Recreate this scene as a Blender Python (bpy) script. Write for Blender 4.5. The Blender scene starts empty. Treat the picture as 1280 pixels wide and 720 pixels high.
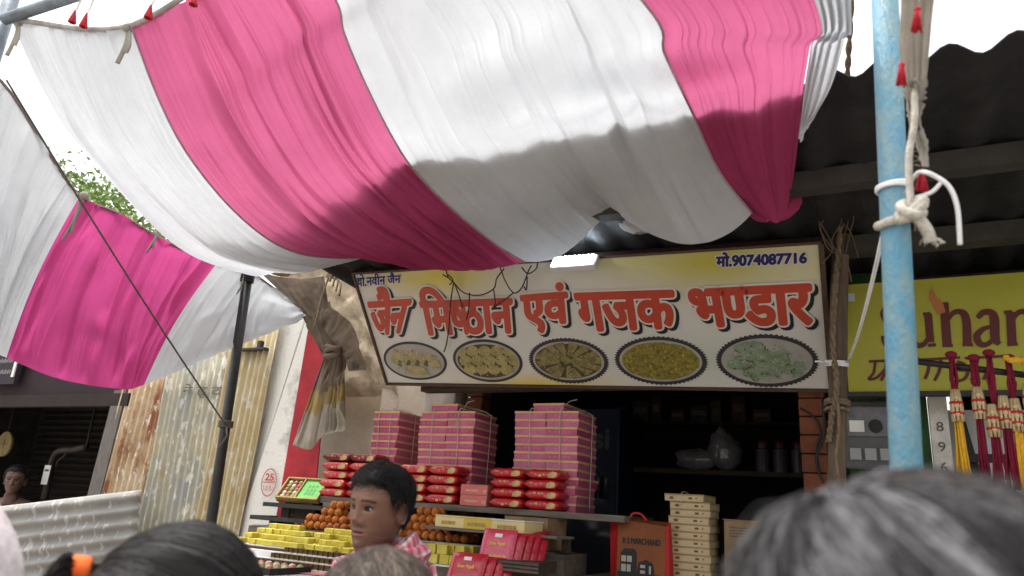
import bpy, bmesh, math, random
import numpy as np
from mathutils import Vector, Matrix, noise
R_ = math.radians
rnd = random.Random(7)
SC = bpy.context.scene
COL = SC.collection

# ------------------------------------------------------------------ camera, world, sun, exposure
EYE = Vector((0, 0, 1.55))
FPX = 914.0
PITCH, ROLL = R_(17.0), R_(3.9)
_fw = Vector((0, math.cos(PITCH), math.sin(PITCH)))
_u0 = Vector((0, -math.sin(PITCH), math.cos(PITCH)))
_r0 = Vector((1, 0, 0))
_rt = math.cos(ROLL) * _r0 + math.sin(ROLL) * _u0
_up = -math.sin(ROLL) * _r0 + math.cos(ROLL) * _u0
cd = bpy.data.cameras.new('camera')
cam = bpy.data.objects.new('camera', cd)
COL.objects.link(cam)
m = Matrix((_rt, _up, -_fw)).transposed().to_4x4()
m.translation = EYE
cam.matrix_world = m
cd.sensor_width = 36
cd.lens = 36 * FPX / 1280
cd.clip_start = 0.05
cd.clip_end = 500
cd.dof.use_dof = True
cd.dof.focus_distance = 4.0
cd.dof.aperture_fstop = 3.6
SC.camera = cam

SUN_EL, SUN_AZ = R_(74), R_(290)       # azimuth of the sun seen from the scene (x east, y north)
W = bpy.data.worlds.new('World'); SC.world = W
W.use_nodes = True
nt = W.node_tree
bg = nt.nodes['Background']
sky = nt.nodes.new('ShaderNodeTexSky')
sky.sky_type = 'NISHITA'; sky.sun_disc = False
sky.sun_elevation = SUN_EL; sky.sun_rotation = SUN_AZ
sky.air_density = 1.6; sky.dust_density = 7.0; sky.ozone_density = 0.6
hs = nt.nodes.new('ShaderNodeHueSaturation')
hs.inputs['Saturation'].default_value = 0.22
hs.inputs['Value'].default_value = 1.8
nt.links.new(sky.outputs[0], hs.inputs['Color'])
nt.links.new(hs.outputs[0], bg.inputs['Color'])
bg.inputs['Strength'].default_value = 0.15
sl = bpy.data.lights.new('sun', 'SUN')
sl.energy = 0.75; sl.angle = R_(2.5); sl.color = (1, .97, .93)
so = bpy.data.objects.new('sun', sl); COL.objects.link(so)
sd = Vector((math.sin(SUN_AZ) * math.cos(SUN_EL), math.cos(SUN_AZ) * math.cos(SUN_EL), math.sin(SUN_EL)))
so.rotation_euler = sd.to_track_quat('Z', 'Y').to_euler()
so.location = (0, 0, 20)
SC.view_settings.view_transform = 'Standard'
SC.view_settings.look = 'None'
SC.view_settings.gamma = 1
SC.view_settings.exposure = 0.66
SC.render.engine = 'CYCLES'
SC.cycles.max_bounces = 10
SC.cycles.transmission_bounces = 8
SC.cycles.transparent_max_bounces = 8

# ------------------------------------------------------------------ frames of reference
FO = Vector((-0.70637839, 4.39183262, 0))
YAW = R_(-28)
E1 = Vector((math.cos(YAW), math.sin(YAW), 0))       # along the shop front, to the right
EN = Vector((-math.sin(YAW), math.cos(YAW), 0))      # into the shop
def F(u, v, z): return FO + E1 * u + EN * v + Vector((0, 0, z))
def uvz(p):
    w = p - FO
    return w.dot(E1), w.dot(EN), p.z
def ray(px, py): return _rt * (px - 640) + _up * (360 - py) + _fw * FPX
def P(px, py, v):                                     # pixel -> point on the facade-parallel plane v
    d = ray(px, py); t = ((FO - EYE).dot(EN) + v) / d.dot(EN); return EYE + d * t
def PU(px, py, u):
    d = ray(px, py); t = ((FO - EYE).dot(E1) + u) / d.dot(E1); return EYE + d * t
def PY(px, py, y):
    d = ray(px, py); return EYE + d * (y / d.y)
def PD(px, py, dist): return EYE + ray(px, py).normalized() * dist

# ------------------------------------------------------------------ materials
def mat(name, col, rough=.7, var=.0, scale=8, col2=None, bump=0, bscale=60, metal=0, spec=.3, emit=None, es=0, coord='Object', stretch=None, thr=(.35, .65), trans=0):
    m = bpy.data.materials.new(name); m.use_nodes = True
    n = m.node_tree.nodes; l = m.node_tree.links; b = n['Principled BSDF']
    b.inputs['Roughness'].default_value = rough
    b.inputs['Metallic'].default_value = metal
    b.inputs['Specular IOR Level'].default_value = spec
    c4 = (*col, 1)
    b.inputs['Base Color'].default_value = c4
    tc = n.new('ShaderNodeTexCoord'); mp = n.new('ShaderNodeMapping')
    l.new(tc.outputs[coord], mp.inputs[0])
    if stretch: mp.inputs['Scale'].default_value = stretch
    if col2 is None and var: col2 = tuple(max(0, x * (1 - var)) for x in col)
    if col2 is not None:
        t = n.new('ShaderNodeTexNoise'); t.inputs['Scale'].default_value = scale
        t.inputs['Detail'].default_value = 8; t.inputs['Roughness'].default_value = .65
        l.new(mp.outputs[0], t.inputs[0])
        r = n.new('ShaderNodeValToRGB')
        r.color_ramp.elements[0].position = thr[0]; r.color_ramp.elements[1].position = thr[1]
        r.color_ramp.elements[0].color = (*col2, 1); r.color_ramp.elements[1].color = c4
        l.new(t.outputs['Fac'], r.inputs[0]); l.new(r.outputs[0], b.inputs['Base Color'])
    if bump:
        t2 = n.new('ShaderNodeTexNoise'); t2.inputs['Scale'].default_value = bscale
        t2.inputs['Detail'].default_value = 5
        l.new(mp.outputs[0], t2.inputs[0])
        bp = n.new('ShaderNodeBump'); bp.inputs['Strength'].default_value = bump; bp.inputs['Distance'].default_value = .01
        l.new(t2.outputs['Fac'], bp.inputs['Height']); l.new(bp.outputs[0], b.inputs['Normal'])
    if emit:
        b.inputs['Emission Color'].default_value = (*emit, 1); b.inputs['Emission Strength'].default_value = es
    return m

def cloth_mat(name, col, tcol, mix=.5, dirt=None, weave=True):
    m = bpy.data.materials.new(name); m.use_nodes = True
    n = m.node_tree.nodes; l = m.node_tree.links
    n.remove(n['Principled BSDF'])
    out = n['Material Output']
    d = n.new('ShaderNodeBsdfDiffuse'); t = n.new('ShaderNodeBsdfTranslucent'); mx = n.new('ShaderNodeMixShader')
    tc = n.new('ShaderNodeTexCoord')
    nz = n.new('ShaderNodeTexNoise'); nz.inputs['Scale'].default_value = 3.5; nz.inputs['Detail'].default_value = 9; nz.inputs['Roughness'].default_value = .7
    l.new(tc.outputs['Object'], nz.inputs[0])
    for sh, c in ((d, col), (t, tcol)):
        r = n.new('ShaderNodeValToRGB')
        k = dirt if dirt else tuple(x * .86 for x in c)
        r.color_ramp.elements[0].position = .28; r.color_ramp.elements[1].position = .62
        r.color_ramp.elements[0].color = (*k, 1); r.color_ramp.elements[1].color = (*c, 1)
        l.new(nz.outputs['Fac'], r.inputs[0]); l.new(r.outputs[0], sh.inputs['Color'])
    n2 = n.new('ShaderNodeTexNoise'); n2.inputs['Scale'].default_value = 45; n2.inputs['Detail'].default_value = 6
    l.new(tc.outputs['Object'], n2.inputs[0])
    bp = n.new('ShaderNodeBump'); bp.inputs['Strength'].default_value = .25; bp.inputs['Distance'].default_value = .004
    l.new(n2.outputs['Fac'], bp.inputs['Height'])
    l.new(bp.outputs[0], d.inputs['Normal']); l.new(bp.outputs[0], t.inputs['Normal'])
    mx.inputs[0].default_value = mix
    l.new(d.outputs[0], mx.inputs[1]); l.new(t.outputs[0], mx.inputs[2]); l.new(mx.outputs[0], out.inputs[0])
    return m

def vcol_mat(name, rough=.6, spec=.3, bump=0, bscale=80, noise_amt=0, sss=0):
    m = bpy.data.materials.new(name); m.use_nodes = True
    n = m.node_tree.nodes; l = m.node_tree.links; b = n['Principled BSDF']
    a = n.new('ShaderNodeVertexColor'); a.layer_name = 'Col'
    b.inputs['Roughness'].default_value = rough; b.inputs['Specular IOR Level'].default_value = spec
    l.new(a.outputs[0], b.inputs['Base Color'])
    if sss:
        b.inputs['Subsurface Weight'].default_value = sss
        b.inputs['Subsurface Radius'].default_value = (.01, .004, .002)
        b.inputs['Subsurface Scale'].default_value = .4
    if bump:
        tc = n.new('ShaderNodeTexCoord'); t2 = n.new('ShaderNodeTexNoise'); t2.inputs['Scale'].default_value = bscale; t2.inputs['Detail'].default_value = 5
        l.new(tc.outputs['Object'], t2.inputs[0])
        bp = n.new('ShaderNodeBump'); bp.inputs['Strength'].default_value = bump; bp.inputs['Distance'].default_value = .004
        l.new(t2.outputs['Fac'], bp.inputs['Height']); l.new(bp.outputs[0], b.inputs['Normal'])
    return m

# ------------------------------------------------------------------ mesh builder
class MB:
    def __init__(s): s.v = []; s.f = []; s.mi = []; s.c = []; s.col = (1, 1, 1)
    def vert(s, p, c=None): s.v.append(tuple(p)); s.c.append(c or s.col); return len(s.v) - 1
    def face(s, ids, mi=0): s.f.append(tuple(ids)); s.mi.append(mi)
    def poly(s, pts, mi=0): s.face([s.vert(p) for p in pts], mi)
    def box(s, a, b, mi=0, M=None):
        x0, y0, z0 = a; x1, y1, z1 = b
        ps = [Vector(p) for p in ((x0, y0, z0), (x1, y0, z0), (x1, y1, z0), (x0, y1, z0), (x0, y0, z1), (x1, y0, z1), (x1, y1, z1), (x0, y1, z1))]
        if M: ps = [M @ p for p in ps]
        i = [s.vert(p) for p in ps]
        for q in ((0, 3, 2, 1), (4, 5, 6, 7), (0, 1, 5, 4), (1, 2, 6, 5), (2, 3, 7, 6), (3, 0, 4, 7)): s.face([i[k] for k in q], mi)
    def hexa(s, lo, hi, mi=0):                       # lo, hi: four points each, same winding
        i = [s.vert(p) for p in lo] + [s.vert(p) for p in hi]
        for q in ((0, 3, 2, 1), (4, 5, 6, 7), (0, 1, 5, 4), (1, 2, 6, 5), (2, 3, 7, 6), (3, 0, 4, 7)): s.face([i[k] for k in q], mi)
    def tube(s, path, r, n=8, mi=0, cap=True, cols=None):
        path = [Vector(p) for p in path]
        rs = r if isinstance(r, (list, tuple)) else [r] * len(path)
        prev = None; rings = []
        nrm = None
        for k, p in enumerate(path):
            if k == 0: t = path[1] - p
            elif k == len(path) - 1: t = p - path[k - 1]
            else: t = path[k + 1] - path[k - 1]
            if t.length < 1e-9: t = Vector((0, 0, 1))
            t.normalize()
            if nrm is None:
                nrm = t.cross(Vector((0, 0, 1)))
                if nrm.length < .1: nrm = t.cross(Vector((1, 0, 0)))
            else: nrm = nrm - t * nrm.dot(t)
            nrm.normalize(); bn = t.cross(nrm)
            rings.append([s.vert(p + (nrm * math.cos(a) + bn * math.sin(a)) * rs[k], cols[k] if cols else None) for a in [2 * math.pi * j / n for j in range(n)]])
        for a, b in zip(rings, rings[1:]):
            for j in range(n): s.face((a[j], a[(j + 1) % n], b[(j + 1) % n], b[j]), mi)
        if cap and n > 2:
            s.face(rings[0][::-1], mi); s.face(rings[-1], mi)
    def grid(s, rows, mi=0, closed=False, cols=None):
        ids = [[s.vert(p, cols[i][j] if cols else None) for j, p in enumerate(r)] for i, r in enumerate(rows)]
        for i in range(len(ids) - 1):
            n = len(ids[i])
            for j in range(n if closed else n - 1):
                s.face((ids[i][j], ids[i][(j + 1) % n], ids[i + 1][(j + 1) % n], ids[i + 1][j]), mi)
        return ids
    def ball(s, c, r, n=10, m=7, mi=0, sq=(1, 1, 1)):
        rows = []
        for i in range(m + 1):
            a = math.pi * i / m
            rows.append([(c[0] + r * sq[0] * math.sin(a) * math.cos(b), c[1] + r * sq[1] * math.sin(a) * math.sin(b), c[2] + r * sq[2] * math.cos(a)) for b in [2 * math.pi * j / n for j in range(n)]])
        s.grid(rows, mi, True)
    def prism(s, pts, z0, z1, mi=0, mi2=None):       # polygon in XY extruded in z
        a = [s.vert((p[0], p[1], z0)) for p in pts]; b = [s.vert((p[0], p[1], z1)) for p in pts]
        n = len(pts)
        s.face(a[::-1], mi); s.face(b, mi if mi2 is None else mi2)
        for j in range(n): s.face((a[j], a[(j + 1) % n], b[(j + 1) % n], b[j]), mi)
    def mesh(s, name, mats, smooth=False):
        me = bpy.data.meshes.new(name)
        me.from_pydata(s.v, [], s.f)
        for mm in (mats if isinstance(mats, (list, tuple)) else [mats]): me.materials.append(mm)
        me.polygons.foreach_set('material_index', s.mi)
        if smooth: me.polygons.foreach_set('use_smooth', [True] * len(s.f))
        ca = me.color_attributes.new('Col', 'FLOAT_COLOR', 'POINT')
        ca.data.foreach_set('color', [x for c in s.c for x in (*c[:3], 1)])
        me.update()
        return me
    def build(s, name, mats, parent=None, smooth=False, bevel=0, solid=0):
        o = link(name, s.mesh(name, mats, smooth), parent)
        if bevel:
            b = o.modifiers.new('b', 'BEVEL'); b.width = bevel; b.segments = 2; b.limit_method = 'ANGLE'
        if solid:
            q = o.modifiers.new('s', 'SOLIDIFY'); q.thickness = solid; q.offset = 0
        return o

def link(name, data, parent=None):
    o = bpy.data.objects.new(name, data); COL.objects.link(o)
    if parent: o.parent = parent
    return o
def tag(o, label=None, cat=None, group=None, kind=None):
    if label: o['label'] = label
    if cat: o['category'] = cat
    if group: o['group'] = group
    if kind: o['kind'] = kind
    return o
def empty(name, label, cat, loc=(0, 0, 0), rz=0, group=None):
    o = link(name, None); o.location = loc; o.rotation_euler = (0, 0, rz)
    o.empty_display_size = .1
    return tag(o, label, cat, group)
def fac(name, label, cat, u, v, z, group=None): return empty(name, label, cat, F(u, v, z), YAW, group)
def place(o, p, rz=0): o.location = p; o.rotation_euler = (0, 0, rz)
def smoothpath(pts, n=8):
    pts = [Vector(p) for p in pts]; out = []
    for i in range(len(pts) - 1):
        p0 = pts[max(i - 1, 0)]; p1 = pts[i]; p2 = pts[i + 1]; p3 = pts[min(i + 2, len(pts) - 1)]
        for k in range(n):
            t = k / n
            out.append(.5 * ((2 * p1) + (p2 - p0) * t + (2 * p0 - 5 * p1 + 4 * p2 - p3) * t * t + (3 * p1 - p0 - 3 * p2 + p3) * t ** 3))
    out.append(pts[-1]); return out
def resample(pts, n):
    pts = smoothpath(pts, 10); L = [0]
    for a, b in zip(pts, pts[1:]): L.append(L[-1] + (b - a).length)
    out = []; j = 0
    for k in range(n):
        t = L[-1] * k / (n - 1)
        while j < len(L) - 2 and L[j + 1] < t: j += 1
        d = L[j + 1] - L[j]; out.append(pts[j].lerp(pts[j + 1], (t - L[j]) / d if d else 0))
    return out
def nz(x, y=0, z=0): return noise.noise(Vector((x, y, z)))
def wrinkled(base, s0, s1, seed, N, folds, amp, wid, drift=.25, nt_=72, fine=0):
    # a hanging sheet with irregular long folds: rows of points
    rg = np.random.RandomState(seed)
    S = [lerp(s0, s1, j / N) for j in range(N + 1)]
    B = np.array([[tuple(base(x, i)) for x in S] for i in range(nt_)])
    ds = np.gradient(B, axis=1); dt = np.gradient(B, axis=0)
    nn = np.cross(ds, dt); nn /= np.linalg.norm(nn, axis=2, keepdims=True) + 1e-9
    x = np.linspace(0, 1, N + 1)[None, :]; t = np.linspace(0, 1, nt_)[:, None]
    D = np.zeros((nt_, N + 1))
    for _ in range(folds):
        c = rg.uniform(-.02, 1.02); w = wid * math.exp(rg.normal(0, .55)); a = amp * math.exp(rg.normal(0, .5)) * rg.choice([1, 1, -1]) * min(1.6, (w / wid) ** .7)
        t0 = rg.uniform(-.4, .75); l = rg.uniform(.35, 1.4)
        win = np.clip((t - t0) / .15, 0, 1) * np.clip((t0 + l - t) / .2, 0, 1); win = win * win * (3 - 2 * win)
        cc = c + rg.normal(0, drift * .12) * (t - .5) + .006 * np.sin(t * rg.uniform(3, 9) + rg.uniform(0, 6))
        D += a * win * np.exp(-(np.abs(x - cc) / w) ** 1.4)
    for _ in range(fine):
        c = rg.uniform(0, 1); w = .0045 * math.exp(rg.normal(0, .3)); a = .0028 * math.exp(rg.normal(0, .4)) * rg.choice([1, -1])
        t0 = rg.uniform(-.5, .8); l = rg.uniform(.2, 1.2)
        win = np.clip((t - t0) / .1, 0, 1) * np.clip((t0 + l - t) / .1, 0, 1)
        cc = c + rg.normal(0, drift * .15) * (t - .5) + .004 * np.sin(t * rg.uniform(3, 9))
        D += a * win * np.exp(-(np.abs(x - cc) / w) ** 1.2)
    D -= D.mean()
    D = D * (1 - .85 * np.clip((t - .9) / .1, 0, 1) ** 2)
    e = np.clip(np.minimum(x, 1 - x) / .03, 0, 1)
    Q = B + nn * (D * e)[:, :, None]
    return [[Vector(p) for p in r] for r in Q.tolist()]
def lerp(a, b, t): return a + (b - a) * t
ORD = ['topmost', 'second from the top', 'third from the top', 'fourth from the top', 'fifth from the top', 'sixth from the top', 'seventh from the top', 'eighth from the top', 'ninth from the top', 'tenth from the top', 'eleventh from the top', 'twelfth from the top', 'thirteenth from the top', 'fourteenth from the top']

# ------------------------------------------------------------------ lettering: text outlines, thickened, as real flat meshes
_tc = {}
def glyphs(body, cut=None):
    key = (body, cut)
    if key in _tc: return _tc[key]
    c = bpy.data.curves.new('t', 'FONT'); c.body = body; c.size = 1; c.resolution_u = 4
    o = bpy.data.objects.new('t', c); COL.objects.link(o)
    bpy.context.view_layer.update()
    dg = bpy.context.evaluated_depsgraph_get()
    me = bpy.data.meshes.new_from_object(o.evaluated_get(dg))
    bm = bmesh.new(); bm.from_mesh(me)
    if cut is not None:
        xs = [v.co.x for v in bm.verts]; x = lerp(min(xs), max(xs), cut)
        bmesh.ops.bisect_plane(bm, geom=bm.verts[:] + bm.edges[:] + bm.faces[:], plane_co=(x, 0, 0), plane_no=(1, 0, 0), clear_outer=True)
    bm.verts.index_update()
    vs = [(v.co.x, v.co.y) for v in bm.verts]; fs = [[v.index for v in f.verts] for f in bm.faces]
    bm.free(); COL.objects.unlink(o); bpy.data.objects.remove(o); bpy.data.curves.remove(c); bpy.data.meshes.remove(me)
    _tc[key] = (vs, fs); return vs, fs
def word(pieces, ov=.02):
    """pieces: strings or (string, cut) laid one after another; returns 2d verts and faces"""
    V = []; Fc = []; x = 0
    for p in pieces:
        vs, fs = glyphs(*(p if isinstance(p, tuple) else (p,)))
        a = min(q[0] for q in vs); b = max(q[0] for q in vs); k = len(V)
        V += [(q[0] - a + x, q[1]) for q in vs]; Fc += [[i + k for i in f] for f in fs]
        x += b - a - ov
    return V, Fc
def fit(w, x0, x1, y0, y1, quad=None):
    V, Fc = w
    a = min(q[0] for q in V); b = max(q[0] for q in V); c = min(q[1] for q in V); d = max(q[1] for q in V)
    return [(lerp(x0, x1, (q[0] - a) / (b - a)), lerp(y0, y1, (q[1] - c) / (d - c))) for q in V], Fc
def fat(mb, vf, r, z, n=14, dx=0, dy=0, mi=0):
    V, Fc = vf
    offs = [(0, 0)] + [(r * math.cos(2 * math.pi * k / n), r * math.sin(2 * math.pi * k / n)) for k in range(n)] if r else [(0, 0)]
    if r > .012: offs += [(.5 * r * math.cos(2 * math.pi * k / 8), .5 * r * math.sin(2 * math.pi * k / 8)) for k in range(8)]
    for j, (ox, oy) in enumerate(offs):
        k = len(mb.v)
        for x, y in V: mb.vert((x + ox + dx, y + oy + dy, z + j * .00006))
        for f in Fc: mb.face([i + k for i in f], mi)
def stroke(mb, pts, w, z, mi=0, taper=None):
    pts = [Vector((p[0], p[1], 0)) for p in pts]; L = []; Rr = []
    for i, p in enumerate(pts):
        t = (pts[min(i + 1, len(pts) - 1)] - pts[max(i - 1, 0)]).normalized()
        ww = w * (taper[i] if taper else 1) / 2
        nn = Vector((-t.y, t.x, 0)) * ww
        L.append(p + nn); Rr.append(p - nn)
    for i in range(len(pts) - 1):
        mb.poly([Rr[i] + Vector((0, 0, z)), Rr[i + 1] + Vector((0, 0, z)), L[i + 1] + Vector((0, 0, z)), L[i] + Vector((0, 0, z))], mi)

# ================================================================== MATERIAL LIBRARY
M = {}
M['ground'] = mat('dusty concrete', (.30, .275, .24), .95, col2=(.19, .17, .15), scale=3, bump=.4)
M['white_cloth'] = cloth_mat('white cotton', (.70, .715, .735), (.45, .465, .485), .46)
M['pink_cloth'] = cloth_mat('pink cotton', (.56, .075, .20), (.42, .105, .205), .48)
M['magenta_cloth'] = cloth_mat('magenta cotton', (.50, .05, .20), (.50, .07, .23), .55)
M['dirty_cloth'] = cloth_mat('dirty white cloth', (.55, .52, .46), (.5, .46, .38), .35, dirt=(.30, .27, .22))
M['tarp'] = cloth_mat('dusty tarpaulin', (.25, .20, .155), (.24, .185, .13), .3, dirt=(.15, .115, .085))
M['tarp_stain'] = cloth_mat('yellow stained tarpaulin', (.36, .25, .07), (.36, .25, .07), .25, dirt=(.30, .24, .15))
M['tarp_pale'] = cloth_mat('pale grey tarpaulin end', (.44, .40, .35), (.40, .36, .30), .25, dirt=(.30, .26, .20))
M['hem'] = mat('grey hem tape', (.45, .42, .40), .9, .4, 20)
M['rope'] = mat('jute rope', (.27, .20, .13), .95, .5, 60, bump=.8, bscale=200)
M['white_rope'] = mat('cotton rope', (.62, .58, .50), .95, .4, 50, bump=.6, bscale=200)
M['white_cord'] = mat('white plastic cord', (.8, .8, .8), .5)
M['red_thread'] = mat('red thread', (.55, .03, .05), .9, .4, 80)
M['blue_pole'] = mat('worn blue paint', (.085, .23, .32), .55, col2=(.15, .25, .28), scale=14, bump=.5, bscale=60, stretch=(2, 2, 1), thr=(.42, .58))
M['steel_pole'] = mat('grey steel pipe', (.25, .29, .33), .5, .5, 15, metal=.5)
M['black_pole'] = mat('black iron pipe', (.028, .026, .025), .5, .4, 20)
M['wood_post'] = mat('weathered wooden post', (.17, .125, .09), .9, .5, 6, bump=.6, bscale=30, stretch=(5, 5, .5))
M['dark_wood'] = mat('dark wood', (.07, .05, .035), .85, .5, 7, bump=.4, stretch=(1, 8, 8))
M['plank'] = mat('grey plank', (.20, .17, .14), .8, .5, 5, bump=.4, stretch=(1, 9, 9))
M['asbestos'] = mat('sooty cement sheet', (.024, .023, .024), .9, col2=(.010, .0095, .0095), scale=5, bump=.3)
M['beam'] = mat('dark steel beam', (.05, .045, .04), .7, .4, 9)
M['interior'] = mat('dark interior plaster', (.032, .028, .026), .95, .5, 4)  # near-black base colour stands in for the darkness of the unlit shop
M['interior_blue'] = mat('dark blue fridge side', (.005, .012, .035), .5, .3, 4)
M['cream'] = mat('cream plaster', (.66, .60, .50), .9, col2=(.52, .45, .36), scale=3.5, bump=.25)
M['red_wall'] = mat('red painted plaster', (.36, .022, .032), .8, .35, 5, bump=.2)
M['white_wall'] = mat('flaking whitewash', (.62, .605, .56), .9, col2=(.27, .26, .245), scale=3.4, bump=.4, thr=(.30, .46))
M['col_white'] = mat('white column plaster', (.68, .67, .62), .9, col2=(.45, .43, .39), scale=6, bump=.4)
M['brick'] = mat('orange painted brick', (.20, .07, .032), .85, .5, 9, bump=.5)
M['mud'] = mat('mud plaster', (.50, .41, .29), .95, col2=(.32, .25, .165), scale=7, bump=1.0, bscale=18)
M['green_wall'] = mat('green painted wall', (.045, .12, .035), .8, .5, 6, bump=.2)
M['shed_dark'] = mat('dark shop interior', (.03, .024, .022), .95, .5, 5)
M['frame_wood'] = mat('grey door frame', (.16, .14, .125), .85, .4, 10, stretch=(6, 6, 1))
M['paint_red'] = mat('red brush paint', (.55, .09, .08), .8, .4, 30)
M['paint_dark'] = mat('dark brush paint', (.16, .14, .12), .85, .5, 40)
M['black'] = mat('black plastic', (.015, .015, .015), .5)
M['paper'] = mat('white paper', (.75, .75, .72), .8, .15, 12)

def rust_mat(name, base, c2, rust, amt, flake=(.62, .58, .50)):
    m = mat(name, base, .75, col2=c2, scale=3, bump=.3, bscale=50)
    n = m.node_tree.nodes; l = m.node_tree.links; b = n['Principled BSDF']
    src = b.inputs['Base Color'].links[0].from_socket
    tc = n.new('ShaderNodeTexCoord'); mp = n.new('ShaderNodeMapping'); mp.inputs['Scale'].default_value = (2.2, 1, .8)
    l.new(tc.outputs['Object'], mp.inputs[0])
    t = n.new('ShaderNodeTexNoise'); t.inputs['Scale'].default_value = 2.6; t.inputs['Detail'].default_value = 10; t.inputs['Roughness'].default_value = .72
    l.new(mp.outputs[0], t.inputs[0])
    r = n.new('ShaderNodeValToRGB'); r.color_ramp.elements[0].position = amt; r.color_ramp.elements[1].position = amt + .09
    l.new(t.outputs['Fac'], r.inputs[0])
    mx = n.new('ShaderNodeMixRGB'); mx.inputs[2].default_value = (*rust, 1)
    l.new(r.outputs[0], mx.inputs[0]); l.new(src, mx.inputs[1])
    t3 = n.new('ShaderNodeTexNoise'); t3.inputs['Scale'].default_value = 16; t3.inputs['Detail'].default_value = 8
    mp3 = n.new('ShaderNodeMapping'); mp3.inputs['Scale'].default_value = (2.4, 1, .7); mp3.inputs['Location'].default_value = (4, 2, 9)
    l.new(tc.outputs['Object'], mp3.inputs[0]); l.new(mp3.outputs[0], t3.inputs[0])
    r3 = n.new('ShaderNodeValToRGB'); r3.color_ramp.elements[0].position = .58; r3.color_ramp.elements[1].position = .63
    l.new(t3.outputs['Fac'], r3.inputs[0])
    mx3 = n.new('ShaderNodeMixRGB'); mx3.inputs[2].default_value = (*flake, 1)
    l.new(r3.outputs[0], mx3.inputs[0]); l.new(mx.outputs[0], mx3.inputs[1])
    l.new(mx3.outputs[0], b.inputs['Base Color'])
    return m
M['tin_rust'] = rust_mat('rusty corrugated tin', (.55, .42, .27), (.36, .25, .14), (.24, .10, .045), .50)
M['tin_pale'] = rust_mat('pale yellow grey tin', (.44, .39, .25), (.27, .28, .26), (.30, .18, .07), .56, (.56, .54, .48))
M['tin_cream'] = rust_mat('cream tin with yellow streaks', (.50, .43, .27), (.36, .27, .13), (.27, .265, .25), .58, (.56, .53, .46))
M['tin_grey'] = rust_mat('galvanised tin with rust marks', (.34, .33, .30), (.25, .24, .225), (.24, .16, .10), .66, (.46, .45, .42))

# ================================================================== SETTING: ground
g = MB(); g.poly([(-150, -150, 0), (150, -150, 0), (150, 150, 0), (-150, 150, 0)])
tag(g.build('ground', M['ground']), kind='structure')

# ================================================================== BUILDINGS
# ---- sweet shop
t = fac('sweet_shop', 'dark open fronted sweet shop under the long Hindi signboard with brick pillars', 'shop', .25, .1, 0)
def lb(u0, v0, z0, u1, v1, z1): return (u0 - .25, v0 - .1, z0), (u1 - .25, v1 - .1, z1)
b = MB(); b.box(*lb(-.45, .12, 0, 2.45, 2.6, .62)); b.build('plinth', M['plank'], t)
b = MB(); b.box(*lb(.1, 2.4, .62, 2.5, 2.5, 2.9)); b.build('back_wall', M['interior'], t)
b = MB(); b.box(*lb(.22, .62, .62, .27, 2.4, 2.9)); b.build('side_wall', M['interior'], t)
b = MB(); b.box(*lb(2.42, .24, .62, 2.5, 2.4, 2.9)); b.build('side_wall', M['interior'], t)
b = MB(); b.box(*lb(-.42, .50, 0, -.02, .60, 2.72)); b.build('front_wall', M['cream'], t)
b = MB(); b.box(*lb(-.02, .42, 0, .22, .60, 2.72)); b.build('plaster_column', M['col_white'], t, bevel=.012)
b = MB()
for k in range(24):
    b.box(*lb(.28 + rnd.uniform(0, .006), .46, .62 + k * .085, .40 - rnd.uniform(0, .006), .58, .62 + k * .085 + .079))
b.build('brick_pillar', M['brick'], t, bevel=.006)
b = MB()
for k in range(24):
    b.box(*lb(2.30 + rnd.uniform(0, .008), .1, .62 + k * .085, 2.415 - rnd.uniform(0, .008), .22, .62 + k * .085 + .08))
b.build('brick_pillar', M['brick'], t, bevel=.006)
b = MB(); b.box(*lb(.2, .06, 2.20, 2.42, .14, 2.30)); b.build('lintel_beam', M['dark_wood'], t)
b = MB(); b.box(*lb(.4, 1.3, 1.86, 2.3, 1.75, 1.89)); b.build('wall_shelf', M['dark_wood'], t)
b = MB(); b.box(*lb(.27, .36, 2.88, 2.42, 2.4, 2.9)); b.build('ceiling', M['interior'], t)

# ---- red and white wall to the left (leaning edges taken from the place)
def slab(mb, pts, th, mi=0):                        # four corner points (world), pushed th into the building
    lo = [Vector(p) for p in pts]; hi = [p + EN * th for p in lo]
    mb.hexa(lo, hi, mi)
def rel(mb, o):                                     # world verts -> local of thing o
    bpy.context.view_layer.update(); I = o.matrix_world.inverted()
    mb.v = [tuple(I @ Vector(p)) for p in mb.v]; return mb
t = fac('painted_wall', 'whitewashed wall with a red painted band at its right edge beside the tin sheets', 'wall', -.9, .1, 0)
def wq(tl, tr, br, bl, v):                          # pixels of a leaning quad, carried down to the ground
    TL, TR, BR, BL = (P(*p, v) for p in (tl, tr, br, bl))
    def down(a, b): return a + (b - a) * (a.z / (a.z - b.z))
    return [TL, TR, down(TR, BR), down(TL, BL)]
b = MB(); slab(b, wq((384, 396), (406, 396), (362, 600), (318, 600), .1), .12); rel(b, t).build('white_face', M['white_wall'], t)
b = MB(); slab(b, wq((352, 396), (381, 396), (318.5, 600), (285, 600), .13), .1); rel(b, t).build('white_face', M['white_wall'], t)
b = MB(); slab(b, wq((387, 400), (414, 400), (395, 600), (353, 600), .088), .01); rel(b, t).build('red_band', M['red_wall'], t)
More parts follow.
